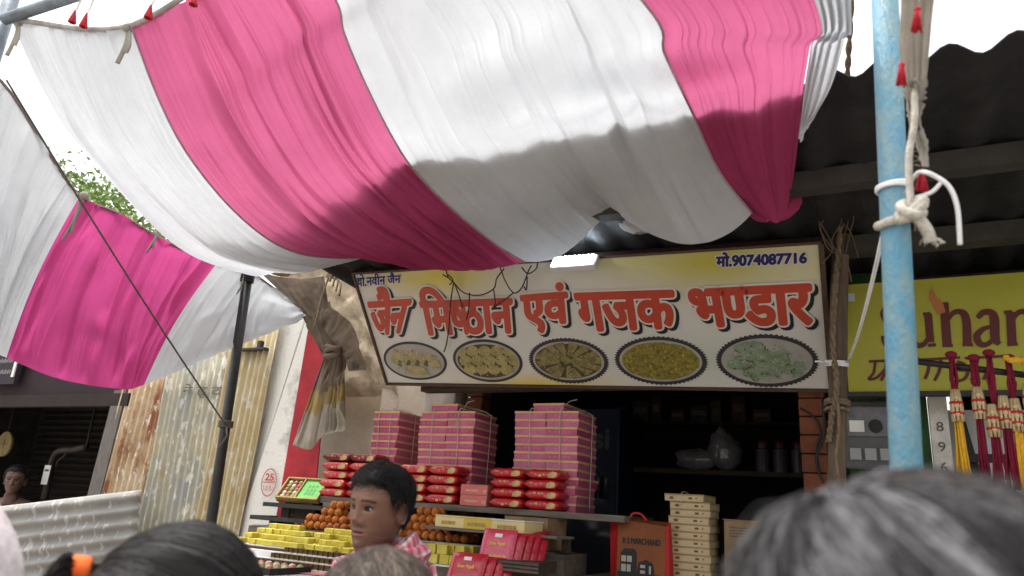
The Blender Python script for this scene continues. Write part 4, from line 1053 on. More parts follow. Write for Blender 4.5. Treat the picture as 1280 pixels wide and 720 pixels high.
# two dark plates sticking out at the left end of the counter
for q, (a_, z_, l_) in enumerate((((338, 629), 1.515, .50), ((322, 645), 1.437, .42))):
    p = P(a_[0], a_[1], -.02 - .06 * q); u, v, z = uvz(p)
    o = fac('dark_tray', ['long dark metal tray edge under the green and white sweet box', 'lower dark metal tray sticking out left above the yellow burfi'][q], 'tray', u, v, z, 'dark metal trays at the left end of the counter')
    b = MB(); b.box((0, -.05, -.016), (l_, .2, -.004)); b.build('plate', mat('dark tin', (.07, .065, .06), .4, .5, 8, metal=.6), o, bevel=.003)
    b = MB(); b.box((0, -.056, -.018), (l_, -.051, .006)); b.box((-.006, -.056, -.018), (-.001, .2, .006)); b.build('rim', M['black_pole'], o)
    b = MB(); b.box((.1, .0, z_ * 0 - (z - ZT) + .006), (.16, .15, -.017)); b.box((.3, .0, -(z - ZT) + .006), (.36, .15, -.017)); b.build('support', M['dark_wood'], o)

# ---- pink sweet boxes
PINK = mat('magenta printed carton', (.55, .11, .235), .38, .3, 20, spec=.5); PINK2 = mat('faded magenta print', (.55, .17, .30), .3, .3, 30); GOLDP = mat('gold printed lid', (.66, .45, .20), .5, .25, 14)  # second magenta is the lighter print on box fronts and lids
BW, BD, BH = .185, .27, .0435
def box_base():
    b = MB(); b.box((0, 0, 0), (BW, BD, BH - .011)); 
    for k in range(5): b.box((.02 + k * .028, -.0012, .012 + .003 * (k % 2)), (.034 + k * .028, -.0004, .022), 1)
    return b.mesh('sweet_box', [PINK, PINK2])
def box_lid():
    b = MB(); b.box((-.0025, -.0025, BH - .014), (BW + .0025, BD + .0025, BH - .001), 0)
    b.box((-.003, -.003, BH - .0115), (BW + .003, BD + .003, BH - .0005), 1)
    b.box((.03, .04, BH - .0004), (BW - .03, BD - .04, BH), 2); return b.mesh('lid', [PINK, GOLDP, PINK2])
MBASES = [box_base() for _ in range(3)]; MBASE, MLID = MBASES[0], box_lid()
for me_, (hx, sh_) in zip(MBASES[1:], (((.50, .085, .20), .0), ((.58, .15, .28), .01))):
    me_.materials[0] = mat('magenta carton shade', hx, .36, .35, 14, spec=.5)
def boxstack(u, v, n, where, z0=ZS, jit=.006, yaw=0, group='pink sweet boxes in tied stacks'):
    for k in range(n):
        o = link('sweet_box', MBASES[rnd.randrange(3)]); place(o, F(u + rnd.uniform(-jit, jit), v + rnd.uniform(-jit, jit), z0 + k * BH + .0003), YAW + yaw + rnd.uniform(-.03, .03))
        tag(o, f'magenta sweet box, {ORD[n - 1 - k]} in {where}', 'box', group)
        link('lid', MLID, o)
u1 = uvz(P(466, 540, .12))[0]; boxstack(u1, .12, 12, 'the stack by the cream wall')
u2 = uvz(P(525, 540, .12))[0]; boxstack(u2, .12, 12, 'the middle stack, left column')
boxstack(u2 + BW + .006, .11, 12, 'the middle stack, right column')
u3 = uvz(P(643, 560, .12))[0]; boxstack(u3, .12, 12, 'the right stack, left column')
boxstack(u3 + BW + .01, .11, 12, 'the right stack, right column', jit=.008)
for u, lab in ((u2 + .06, 'middle stack'), (u3 + .10, 'right hand stack')):
    o = link('sweet_box', MBASE); place(o, F(u, .13, ZS + 12 * BH + .001), YAW - .05); tag(o, f'single magenta sweet box lying on top of the {lab}', 'box', 'pink sweet boxes in tied stacks'); link('lid', MLID, o)
def twine(u, v, w, lab, top):
    b = MB(); z0 = ZS + .01; z1 = ZS + top
    for x in (.25, .72):
        b.tube(smoothpath([F(u + w * x, v - .008, z0), F(u + w * x + .006, v - .009, (z0 + z1) / 2), F(u + w * x - .004, v - .006, z1 - .01), F(u + w * (x + .04), v + .03, z1 + .012), F(u + w * x, v + BD * .7, z1 + .016), F(u + w * x, v + BD + .01, z1 - .02)], 6), .0025, 5)
    b.tube(smoothpath([F(u + w + .009, v + BD * .6, z0), F(u + w + .01, v + BD * .6, z1 - .06), F(u + w + .004, v + BD * .58, z1), F(u + w * .7, v + BD * .5, z1 + .035), F(u + w * .3, v + BD * .45, z1 + .02)], 6), .0025, 5)
    b.tube(smoothpath([F(u + w * .7, v + .05, z1 + .01), F(u + w * .8, v + .02, z1 + .05), F(u + w * .95, v, z1 + .06)], 5), .002, 4)
    tag(b.build('packing_twine', M['white_rope'], smooth=True), lab, 'twine')
twine(u1, .12, BW, 'pale twine tied round the single column of pink boxes by the cream wall', 12 * BH)
twine(u2, .11, 2 * BW + .01, 'pale twine tied round the middle stack of pink boxes', 12 * BH)
twine(u3, .11, 2 * BW + .014, 'pale twine tied round the right hand stack of pink boxes', 12 * BH)

# ---- red pillow packets
REDP = mat('red foil packet', (.50, .012, .018), .28, .25, 25, bump=.35, bscale=35, spec=.6); PRY = mat('printed cream sweet', (.66, .46, .20), .35, .4, 40); PRP = mat('pink print', (.66, .16, .17), .35, .3, 60); DKR = mat('dark red foil', (.16, .015, .018), .3, .4, 15, bump=.3)
PW, PD_, PH = .195, .14, .052
def packet_mesh(seed, mt):
    b = MB(); rr = random.Random(seed); nx = 14; ny = 12; rows = []
    for i in range(nx + 1):
        x = i / nx; e = min(x, 1 - x); hh = min(1, (e / .10)) ** .5 if e < .10 else 1; hh = max(hh, .12)
        w = 1 + (.12 if e < .04 else 0)
        rows.append([(PW * x + rr.uniform(-.001, .001), PD_ / 2 + PD_ / 2 * w * (abs(math.cos(q)) ** .45 * math.copysign(1, math.cos(q))), PH / 2 + PH / 2 * hh * .96 * (abs(math.sin(q)) ** .45 * math.copysign(1, math.sin(q))) + .0015 * rr.uniform(-1, 1) * hh) for q in [2 * math.pi * j / ny + math.pi / ny for j in range(ny)]])
    ids = b.grid(rows, 0, True); b.face(ids[0][::-1]); b.face(ids[-1])
    return b.mesh('sweet_packet', mt, True)
def packet_print(seed):
    b = MB(); rr = random.Random(seed); y = -.0018
    b.poly([(PW * .64, y, PH * .18), (PW * .80, y, PH * .16), (PW * .90, y, PH * .3), (PW * .90, y, PH * .66), (PW * .78, y, PH * .78), (PW * .66, y, PH * .6)], 0)
    x = PW * .14
    while x < PW * .6:
        w = rr.uniform(.008, .022); z = PH * rr.uniform(.28, .6); b.poly([(x, y, z), (x + w, y, z - .003), (x + w, y, z + rr.uniform(.004, .013)), (x, y, z + rr.uniform(.004, .012))], rr.choice((0, 1, 1))); x += w + rr.uniform(.003, .012)
    return b.mesh('printed_picture', [PRY, PRP])
PM = [packet_mesh(k, REDP) for k in range(3)]; PP = [packet_print(k) for k in range(4)]; PMD = packet_mesh(9, DKR)
def packstack(u, v, n, where, dark_top=False):
    for k in range(n):
        dk = dark_top and k == n - 1
        o = link('sweet_packet', PMD if dk else PM[k % 3]); place(o, F(u + rnd.uniform(-.006, .006), v + rnd.uniform(-.004, .004), ZS + k * PH * .985), YAW + rnd.uniform(-.05, .05))
        tag(o, f'{"dark maroon" if dk else "shiny red"} sweet packet, {ORD[n - 1 - k]} in {where}', 'packet', 'red sweet packets stacked on the shelf'); link('printed_picture', PP[(k * 3 + int(u * 50)) % 4], o)
uq = lambda px, v: uvz(P(px, 610, v))[0]
packstack(uq(399, -.01), -.01, 5, 'the leftmost stack', True)
packstack(uq(399, -.01) + .2, .0, 5, 'the second stack from the left', True)
packstack(uq(497, -.01), -.01, 4, 'the stack right of the seller')
packstack(uq(533, -.01), -.01, 4, 'the stack left of the salmon cartons')
packstack(uq(613, -.01), -.01, 4, 'the stack right of the salmon cartons')
packstack(uq(656, -.01), -.01, 4, 'the rightmost stack')
FP = mat('salmon carton', (.60, .16, .15), .5, .2, 14); FPL = mat('salmon carton print', (.68, .36, .28), .5, .3, 40)
for k in range(2):
    b = MB(); b.box((0, 0, 0), (.165, .14, .055)); o = b.build('flat_carton', FP, bevel=.003); place(o, F(uq(576, -.005), -.005, ZS + k * .0555), YAW + .01 * k)
    tag(o, ['plain salmon pink flat carton standing on the shelf between red packets', 'upper salmon pink flat carton lying on its twin between red packets'][k], 'box', 'two flat salmon pink cartons')
    b = MB(); b.box((.03, -.0018, .018), (.11, -.0004, .03)); b.box((.135, -.0018, .01), (.16, -.0004, .03)); b.build('printed_picture', FPL, o)

# ---- green and white display box
p = P(346, 627, -.04); u, v, z = uvz(p)
db = empty('sweet_gift_box', 'open wooden rimmed gift box with mixed sweets and a green lid, tilted up', 'box', p, YAW); db.rotation_euler = (R_(48), R_(0), YAW + R_(8))
RIMW = mat('yellow wood rim', (.36, .24, .07), .6, .4, 12); GRN = mat('bright green tray', (.10, .42, .06), .5, .25, 10); GRN2 = mat('darker green print', (.05, .22, .04), .5)
b = MB(); b.box((0, 0, 0), (.30, .17, .006), 0)
for a_, c_ in (((0, 0, 0), (.30, .011, .042)), ((0, .159, 0), (.30, .17, .042)), ((0, .011, 0), (.011, .159, .042)), ((.289, .011, 0), (.30, .159, .042)), ((.13, .011, 0), (.141, .159, .040))): b.box(a_, c_)
b.build('rim', RIMW, db, bevel=.002)
b = MB(); b.box((.141, .011, .006), (.289, .159, .03), 0)
for k in range(9): b.box((.18 + (k % 3) * .025, .04 + (k // 3) * .03, .0302), (.195 + (k % 3) * .025, .06 + (k // 3) * .03, .0312), 1)
b.build('green_inlay', [GRN, GRN2], db)
SWC = [mat('cream sweet', (.66, .58, .42), .6, .2, 20), mat('rose sweet', (.50, .16, .14), .6, .2, 20), mat('green sweet', (.32, .36, .14), .6, .2, 20)]
for k in range(15):
    b = MB(); x, y = .03 + (k % 3) * .036, .03 + (k // 3) * .028; b.ball((x, y, .02), .016, 10, 6, 0, (1, .9, .75)); o = b.build('sweet_piece', SWC[(k * 7 + k // 4) % 3], smooth=True); bpy.context.view_layer.update(); o.matrix_world = db.matrix_world
    tag(o, ['cream coloured sweet inside the open gift box', 'rose red sweet inside the open gift box', 'pale green sweet inside the open gift box'][(k * 7 + k // 4) % 3], 'sweet', 'sweets inside the open gift box')
b = MB(); b.box((.05, .10, -.13), (.25, .12, .0)); I = Matrix.Translation(p) @ Matrix.Rotation(YAW, 4, 'Z')
b = MB(); b.box((.04, .03, -.09), (.26, .12, .012)); o = b.build('prop_block', M['dark_wood']); place(o, p, YAW); tag(o, 'dark wooden block propping up the tilted gift box', 'block')

# ---- laddus
LAD = [mat('orange laddu', (.50, .17, .025), .75, col2=(.33, .09, .012), scale=60, bump=1.0, bscale=120), mat('deep orange laddu', (.42, .125, .02), .75, col2=(.27, .07, .01), scale=60, bump=1.0, bscale=120)]
LR = .0245
def lmesh(mt, s):
    b = MB(); b.ball((0, 0, 0), LR, 14, 10); b.v = [tuple(Vector(p) * (1 + .06 * nz(p[0] * 90 + s, p[1] * 90, p[2] * 90))) for p in b.v]; return b.mesh('laddu', mt, True)
LM = [lmesh(LAD[k % 2], k * 3) for k in range(4)]
def laddu_pile(u0, n, rows_, where, v0=-.11):
    for lv, cnt in enumerate(rows_):
        for d in range(3 if lv < 2 else 2):
            for k in range(cnt):
                o = link('laddu', LM[rnd.randrange(4)]); place(o, F(u0 + (n[lv] + k) * LR * 1.96 + rnd.uniform(-.003, .003) + d * .004, v0 + d * LR * 1.85 + lv * .012, ZT + .006 + LR + lv * LR * 1.62), rnd.uniform(0, 6))
                tag(o, f'round orange laddu in {where}', 'laddu', f'laddus in {where}')
laddu_pile(uq(378, -.1) + .02, [0, 1.5, 3.5, 4.5], [8, 6, 3, 2], 'the left pile beside the seller\'s face')
laddu_pile(uq(512, -.1), [0, .5, 1, 1.5], [9, 6, 4, 3], 'the pile behind the seller\'s pink scarf')

# ---- yellow burfi
YB = [mat('yellow burfi', (.55, .45, .055), .7, col2=(.42, .35, .05), scale=18, bump=.5, bscale=60), mat('lemon burfi', (.60, .52, .09), .7, col2=(.45, .38, .06), scale=18, bump=.5, bscale=60)]
def bmesh_(sx, sy, sz, mt, nm='burfi'):
    b = MB(); b.box((-sx / 2, -sy / 2, 0), (sx / 2, sy / 2, sz)); b.v = [tuple(Vector(p) + Vector((.002 * nz(p[0] * 99, 1), .002 * nz(p[1] * 99, 2), 0))) for p in b.v]
    return b.mesh(nm, mt)
BM1 = [bmesh_(.052 + .006 * (k % 3), .048, .026, YB[k % 2]) for k in range(4)]; 
def bevel_mesh(o, w=.003):
    q = o.modifiers.new('b', 'BEVEL'); q.width = w; q.segments = 2
def burfi_row(u0, v, z, n, step, where, meshes, yaw=0, skip=()):
    for k in range(n):
        if k in skip: continue
        o = link('burfi', meshes[rnd.randrange(len(meshes))]); place(o, F(u0 + k * step + rnd.uniform(-.002, .002), v + rnd.uniform(-.003, .003), z + rnd.uniform(0, .0006)), YAW + yaw + rnd.uniform(-.13, .13)); bevel_mesh(o)
        tag(o, f'yellow burfi block in {where}', 'burfi', f'burfi blocks in {where}')
uL = uvz(P(316, 668, -.30))[0]
for r in range(4):
    v = -.42 + r * .054
    for lv in range(1 + min(2, r) + (r == 3)):
        burfi_row(uL + .03 + .012 * r + .013 * lv, v + lv * .006, ZM + .007 + lv * .0265, 14 - (lv > 1) , .0585, ['the front row of the long yellow pile', 'the second row of the long yellow pile', 'the third row of the long yellow pile', 'the back row of the long yellow pile'][r], BM1, skip=tuple(rnd.sample(range(14), 3)) if lv >= min(2, r) + (r == 3) else ())
BM2 = [bmesh_(.05, .05, .042, YB[k]) for k in range(2)]
uR = uvz(P(535, 690, -.30))[0]
for r in range(3):
    for lv in range(2):
        burfi_row(uR + .012 * r + .03 * lv, -.40 + r * .06 + lv * .008, ZM + .007 + lv * .0425, 5 - lv - (r == 0 and lv), .056, ['the front row right of the scarf', 'the middle row right of the scarf', 'the back row right of the scarf'][r], BM2, .15 * ((r + lv) % 2))
# ---- brown topped burfi
WB = mat('white burfi', (.70, .64, .50), .7, .15, 20); BT = mat('brown topping', (.12, .07, .02), .6, .5, 40)
cm = MB(); cm.box((-.0135, -.0155, 0), (.0135, .0155, .004)); CB = cm.mesh('layered_burfi', WB); cm = MB(); cm.box((-.0122, -.0147, .0041), (.0122, .0147, .026)); CTm = cm.mesh('brown_topping', BT)
stt = fac('stepped_tray', 'white stepped tray carrying three rows of brown topped burfi', 'tray', 0, 0, 0)
RW = ((313, -.615, 1.221, 19), (344, -.568, 1.249, 15), (360, -.521, 1.277, 13))
for r, (px, v, z, n_) in enumerate(RW):
    b = MB(); b.box((-.45, v - .021, ZL + .0065), (.42, v + (.0255 if r < 2 else .03), z)); b.build('step', WSHEET, stt)
for r, (px, v, z, n_) in enumerate(RW):
    u0 = uvz(P(px, 686, v))[0]
    for k in range(n_):
        o = link('layered_burfi', CB); place(o, F(u0 + k * .0325 + rnd.uniform(-.002, .002), v, z + .0003), YAW + rnd.uniform(-.06, .06)); bevel_mesh(o, .0015)
        lab = ['front', 'middle', 'rear'][r]
        tag(o, f'small white burfi with brown top in the {lab} row of the white tray', 'burfi', f'brown topped burfi in the {lab} row'); link('brown_topping', CTm, o)
# ---- front tray with mixed sweets, pink paper
p = P(332, 702, -.80); u, v, z = uvz(p)
ft = fac('sweet_tray', 'black tray of small green and cream sweets at the front left of the counter', 'tray', u, v, ZL + .007)
b = MB(); b.box((-.16, -.13, 0), (.16, .13, .006)); b.build('base', M['black'], ft)
b = MB()
for a_, c_ in (((-.165, -.135, 0), (.165, -.129, .028)), ((-.165, .129, 0), (.165, .135, .028)), ((-.165, -.129, 0), (-.159, .129, .028)), ((.159, -.129, 0), (.165, .129, .028))): b.box(a_, c_)
b.build('rim', M['black'], ft)
for k in range(30):
    b = MB() if k < 3 else None
    if b: b.ball((0, 0, 0), .019, 10, 7, sq=(1, 1, .8)); LMK = b.mesh('sweet_piece', SWC[k], True); globals().setdefault('SWM', []).append(LMK)
for k in range(30):
    o = link('sweet_piece', SWM[(k * 5 + k // 6) % 3]); place(o, F(u - .125 + (k % 6) * .05, v - .1 + (k // 6) * .05, ZL + .007 + .006 + .0155), 0)
    tag(o, ['cream sweet ball on the black front tray', 'rose red sweet ball on the black front tray', 'green sweet ball on the black front tray'][(k * 5 + k // 6) % 3], 'sweet', 'sweet balls on the black front tray')
p = P(382, 698, -.66); u, v, z = uvz(p)
b = MB(); rows = [[(x * .11 - .11 + .0, y * .05, .003 + .004 * abs(nz(x * 1.3, y * 1.7))) for x in range(4)] for y in range(5)]; b.grid(rows)
o = b.build('pink_paper', mat('pink paper', (.62, .22, .24), .7, .1, 5), solid=.001); place(o, F(u, v - .1, ZL + .0072), YAW + .2); tag(o, 'sheet of pink paper lying on the counter in front of the white burfi tray', 'paper')

# ---- yellow boxes and red pouches at the right of the counter
YBX = mat('cream yellow carton', (.66, .55, .25), .5, .15, 8); YBX2 = mat('deep yellow carton', (.62, .45, .07), .5, .15, 8); WL = mat('white lid film', (.68, .68, .66), .25, .15, 6)
rk = fac('small_rack', 'small dark rack board carrying the yellow cartons above the laddus', 'rack', uq(545, -.2), -.2, 1.455)
b = MB(); b.box((-.02, -.05, -.012), (.72, .16, 0)); b.build('board', M['plank'], rk)
for x in (.0, .68):
    b = MB(); b.box((x, .10, -.455 + .378 - .0), (x + .03, .15, -.0125)); b.build('support_post', M['dark_wood'], rk)
for k, (px, w, mt_k, yw) in enumerate(((547, .17, YBX, .0), (579, .19, YBX2, .03), (617, .21, YBX, -.25))):
    o = fac('yellow_carton', ['pale yellow carton left of three on the small rack', 'deep yellow carton in the middle of the small rack', 'pale yellow carton with a white film lid turned sideways on the small rack'][k], 'box', uq(px, -.24), -.235 + .0 * k, 1.4555, 'yellow cartons on the small rack'); o.rotation_euler.z += yw
    b = MB(); b.box((0, 0, 0), (w, .14, .052)); b.build('tray', mt_k, o, bevel=.003)
    b = MB(); b.box((-.002, -.002, .0525), (w + .002, .142, .058)); b.build('lid', WL if k == 2 else YBX, o)
    b = MB(); b.box((.04, -.0015, .015), (w - .05, -.0005, .032)); b.build('printed_mark', mat('faded carton print', (.50, .33, .09), .6, .5, 60), o)
# cardboard carton behind
CBRD = mat('brown cardboard', (.30, .20, .11), .8, .25, 8, bump=.1)
o = fac('cardboard_carton', 'brown cardboard carton under the right end of the shelf plank', 'box', uq(642, -.02), -.10, ZT + .007); b = MB(); b.box((0, 0, 0), (.24, .24, .148)); cb_ = b.build('carton_body', CBRD, o, bevel=.003)
b = MB(); b.box((.0, -.001, .1485), (.24, .119, .152)); b.box((.0, .121, .1485), (.24, .24, .152)); b.build('flap', CBRD, cb_)
b = MB(); b.box((.10, -.002, .0), (.14, -.0005, .148)); b.build('tape', mat('brown tape', (.22, .13, .06), .3), cb_)
# red pouches
FOIL = mat('red foil pouch', (.46, .012, .028), .25, .2, 20, bump=.3, bscale=30, spec=.6); FOILP = mat('pinkish red foil pouch', (.60, .055, .11), .25, .2, 20, bump=.3, bscale=30, spec=.6); GTX = mat('gold print', (.70, .40, .10), .4, .2, 30)
def pouch(label, p, w, h, rx, rz, mt, text=True, th=.03):
    o = empty('sweet_pouch', label, 'packet', p, 0, 'red sweet pouches at the right of the counter'); o.rotation_euler = (rx, 0, rz)
    b = MB(); rows = []; nx, ny = 14, 12
    for s_ in (0, 1):
        rw = []
        for j in range(ny + 1):
            y = j / ny; rw.append([(w * (i / nx), (-1 if s_ == 0 else 1) * th / 2 * (max(0, 1 - abs(2 * i / nx - 1) ** 6) * max(0, 1 - abs(2 * y - 1) ** 6)) ** .6 + .002 * nz(i * .8, j * .8, s_ + p.x * 9), h * y) for i in range(nx + 1)])
        b.grid(rw)
    b.build('foil_body', mt, o, True)
    if text:
        s = MB(); I = Matrix.Translation((0, -th / 2 - .0028, 0)) @ Matrix.Rotation(R_(90), 4, 'X')
        fat(s, fit(word(['Soan Papdi']), w * .28, w * .74, h * .50, h * .62), .0012, 0, 6, mi=0)
        s.poly([(w * .40, h * .74, 0), (w * .62, h * .74, 0), (w * .62, h * .84, 0), (w * .40, h * .84, 0)], 1)
        for k in range(5): s.poly([(w * (.2 + .13 * k), h * .16, .0002 * k), (w * (.32 + .13 * k), h * .15, .0002 * k), (w * (.34 + .13 * k), h * .26, .0002 * k), (w * (.22 + .13 * k), h * .28, .0002 * k)], 0)
        s.v = [tuple(I @ Vector(q)) for q in s.v]; s.build('printed_text', [GTX, M['paper']], o)
    return o
pouch('flat red foil pouch lying on top of the small rack at its right end', P(622, 668, -.24) , .22, .15, R_(-80), YAW, FOIL, False, .035)
pz = ZM - .04
pp = P(595, 715, -.42); pouch('pinkish red foil pouch leaning at the front of the upright pouches', Vector((pp.x, pp.y, pz + .06)), .17, .175, R_(-22), YAW + R_(4), FOILP)
for k in range(4):
    q = Vector((pp.x, pp.y, pz + .055)) + E1 * (.030 + .026 * k) + EN * (.03 + .022 * k); pouch(['red foil pouch directly behind the pinkish one', 'second red foil pouch behind the pinkish one', 'third red foil pouch behind the pinkish one', 'rearmost red foil pouch behind the pinkish one'][k], q, .17, .17 + .002 * k, R_(-24 - 2 * k), YAW + R_(3 * k), FOIL, False)
pp2 = P(554, 733, -.55); pouch('bright red foil pouch leaning lower left of the pinkish pouch', Vector((pp2.x, pp2.y, ZL + .008)), .18, .165, R_(-26), YAW + R_(2), FOIL)
for k in range(3):
    q = Vector((pp2.x, pp2.y, ZL + .008)) + E1 * (.03 + .034 * k) + EN * (.028 + .02 * k); pouch(['red foil pouch directly behind the bright red one', 'second red foil pouch behind the bright red one', 'third red foil pouch behind the bright red one'][k], q, .18, .155, R_(-28), YAW + R_(4 * k), FOIL, False)
o = fac('pouch_crate', 'dark wooden crate under the upright red pouches', 'crate', uvz(pp)[0] - .02, uvz(pp)[1] - .02, ZM + .007); b = MB(); b.box((0, 0, 0), (.34, .20, .05)); b.build('crate_body', M['dark_wood'], o)
b = MB()
for k in range(3): b.box((-.004, -.005, .004 + k * .016), (.344, -.0005, .014 + k * .016))
b.build('slat', WOODC, o)
# dark lower shelves to the right of counter
o = fac('side_table', 'dark wooden side table holding the orange bag and pale box stack', 'table', 1.27, -.02, 0)
b = MB(); b.box((0, 0, 1.235), (1.0, .55, 1.275)); b.build('table_top', M['plank'], o)
for x in (.02, .93):
    for y in (.02, .48): b = MB(); b.box((x, y, 0), (x + .05, y + .05, 1.234)); b.build('leg', M['dark_wood'], o)

# ---- shopping bag
p = P(758, 717, .06); u, v, z = uvz(p); TZ = 1.2755
bg_ = fac('shopping_bag', 'orange and red shopping bag with black shop drawing and lettering', 'bag', u, v, TZ)
BO = mat('orange bag paper', (.22, .062, .012), .5, .25, 6); BR = mat('red bag side', (.50, .02, .025), .5, .2, 6)
hB = P(820, 652, .06).z - TZ; wB = uvz(P(831, 690, .06))[0] - u
b = MB(); b.hexa([(.05, 0, 0), (wB, 0, 0), (wB, .10, 0), (.05, .10, 0)], [(.05, .012, hB), (wB - .0, .012, hB - .02), (wB, .06, hB), (.05, .06, hB + .01)]); b.build('front_panel', BO, bg_)
b = MB(); b.hexa([(.0, .06, 0), (.049, -.002, 0), (.049, .10, 0), (.02, .12, 0)], [(-.005, .05, hB + .005), (.049, .010, hB), (.049, .06, hB + .01), (.0, .07, hB + .01)]); b.build('side_gusset', BR, bg_); b = MB(); b.hexa([(wB + .001, 0, .0), (wB + .02, .02, 0), (wB + .02, .1, 0), (wB + .001, .1, 0)], [(wB + .001, .012, hB - .02), (wB + .012, .02, hB - .02), (wB + .012, .06, hB), (wB + .001, .06, hB)]); b.build('side_gusset', BR, bg_)
b = MB(); b.tube(smoothpath([(.10, .03, hB), (.12, .03, hB + .03), (.16, .03, hB + .03), (.19, .03, hB)], 5), .006, 6); b.build('handle', BR, bg_, True)
s = MB(); w_ = wB - .05
def bt(x): return .05 + x * w_
tiltm = Matrix.Translation((0, -.0018, 0)) @ Matrix.Rotation(math.atan2(.012, hB), 4, 'X').inverted() @ Matrix.Rotation(R_(90), 4, 'X')
fat(s, fit(word(['R S MARCHAND']), bt(.12), bt(.9), hB * .60, hB * .70), .0012, .0004, 6)
s.poly([(bt(.02), .0, 0), (bt(.98), .0, 0), (bt(.98), hB * .12, 0), (bt(.02), hB * .14, 0)])
s.poly([(bt(.08), hB * .12, .0001), (bt(.42), hB * .12, .0001), (bt(.42), hB * .46, .0001), (bt(.36), hB * .52, .0001), (bt(.16), hB * .52, .0001), (bt(.08), hB * .44, .0001)])
s.poly([(bt(.42), hB * .12, .0002), (bt(.8), hB * .10, .0002), (bt(.76), hB * .30, .0002), (bt(.62), hB * .36, .0002), (bt(.46), hB * .3, .0002)])
s.v = [tuple(tiltm @ Vector(q)) for q in s.v]; s.build('black_print', M['black'], bg_)
s = MB()
for x0, x1, y0, y1 in ((.10, .2, .30, .40), (.22, .32, .30, .40), (.10, .2, .14, .26), (.22, .3, .14, .26), (.5, .6, .22, .27), (.5, .6, .13, .18), (.68, .72, .13, .26)): s.poly([(bt(x0), hB * y0, .0012), (bt(x1), hB * y0, .0012), (bt(x1), hB * y1, .0012), (bt(x0), hB * y1, .0012)])
s.v = [tuple(tiltm @ Vector(q)) for q in s.v]; s.build('white_print', mat('grey bag print', (.36, .33, .28), .7), bg_)
# ---- pale box stack
TAN = mat('pale printed sweet box', (.52, .42, .25), .6, .2, 12); TANE = mat('tan lid edge', (.36, .25, .11), .6, .3, 10); TPR = mat('brown print', (.18, .07, .03), .6)
uT = uvz(P(837, 660, .15))[0]; wT = uvz(P(887, 660, .15))[0] - uT
tm_ = MB(); tm_.box((0, 0, 0), (wT, .2, .032)); TB_ = tm_.mesh('sweet_box', TAN)
tm_ = MB(); tm_.box((-.002, -.002, .0265), (wT + .002, .202, .034)); TL_ = tm_.mesh('lid', TANE)
tm_ = MB(); tm_.poly([(wT * .18 + .012 * math.cos(q), -.0012, .014 + .007 * math.sin(q)) for q in [k * .6283 for k in range(10)]]); tm_.poly([(wT * .62, -.0012, .010), (wT * .72, -.0012, .010), (wT * .72, -.0012, .02), (wT * .62, -.0012, .02)]); tm_.poly([(wT * .80, -.0012, .012), (wT * .84, -.0012, .012), (wT * .84, -.0012, .018), (wT * .80, -.0012, .018)]); TP_ = tm_.mesh('printed_mark', TPR)
nT = 12; hT = .0345
for k in range(nT):
    top = k == nT - 1
    o = link('sweet_box', TB_); place(o, F(uT + rnd.uniform(-.006, .006) - (.022 if top else 0), .15 + rnd.uniform(-.006, .004), TZ + k * hT), YAW + rnd.uniform(-.03, .03) - (.05 if top else 0))
    tag(o, f'pale tan sweet box, {ORD[nT - 1 - k]} in the stack right of the orange bag', 'box', 'pale sweet boxes stacked by the orange bag'); link('lid', TL_, o); link('printed_mark', TP_, o)
b = MB(); b.tube(smoothpath([F(uT + wT * .3, .144, TZ + nT * hT - .06), F(uT + wT * .3, .143, TZ + nT * hT - .01), F(uT + wT * .32, .17, TZ + nT * hT + .012), F(uT + wT * .36, .25, TZ + nT * hT + .006)], 5), .0022, 5); tag(b.build('packing_twine', M['white_rope'], smooth=True), 'short pale string over the top of the pale tan box stack', 'twine')
# ---- tall carton
p = P(906, 720, .22); u, v, z = uvz(p)
o = fac('cardboard_carton', 'tall brown cardboard carton with white label beside the grey haired head', 'box', u, .22, TZ); hC = P(906, 650, .22).z - TZ
b = MB(); b.box((0, 0, 0), (.27, .25, hC)); cb_ = b.build('carton_body', CBRD, o, bevel=.003)
b = MB(); b.box((-.004, -.004, hC + .001), (.274, .1, hC + .005)); b.box((-.004, .16, hC + .001), (.274, .254, hC + .005)); b.build('flap', CBRD, cb_)
b = MB()
for k in range(4): b.box((.025, -.0015, hC - .035 - k * .013), (.12, -.0004, hC - .030 - k * .013), 0)
b.box((.05, -.0015, hC * .5), (.07, -.0004, hC * .58)); b.box((.03, -.0015, hC * .42), (.09, -.0004, hC * .44))
b.build('printed_mark', M['paint_dark'], o)
b = MB(); b.box((.03, -.002, hC * .05), (.08, -.0005, hC * .2)); b.build('paper_label', M['paper'], cb_)
# ---- fridge with partly hidden lettering, dim goods on the back shelf
o = fac('drinks_fridge', 'dark blue drinks fridge in the shadow behind the pink boxes', 'fridge', .90, 1.0, .62)
b = MB(); b.box((-.35, 0, 0), (.22, .5, 1.62)); b.build('cabinet', M['interior_blue'], o, bevel=.01)
b = MB(); b.box((-.33, -.006, .15), (.2, -.001, 1.2)); b.build('glass_door', mat('fridge glass', (.03, .035, .045), .1, spec=.6), o)
s = MB(); fat(s, fit(word(['si']), .05, .15, 1.36, 1.48), .006, 0, 8); s.v = [tuple(Matrix.Translation((0, -.004, 0)) @ Matrix.Rotation(R_(90), 4, 'X') @ Vector(q)) for q in s.v]; s.build('lettering', mat('pale letters', (.05, .06, .07), .5), o)
for k in range(4):
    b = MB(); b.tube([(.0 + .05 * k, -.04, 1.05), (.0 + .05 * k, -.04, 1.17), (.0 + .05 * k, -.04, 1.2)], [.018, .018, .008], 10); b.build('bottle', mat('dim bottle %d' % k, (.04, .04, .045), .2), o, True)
PLB = mat('clear plastic bag', (.24, .24, .25), .12, .4, 12, spec=.8)
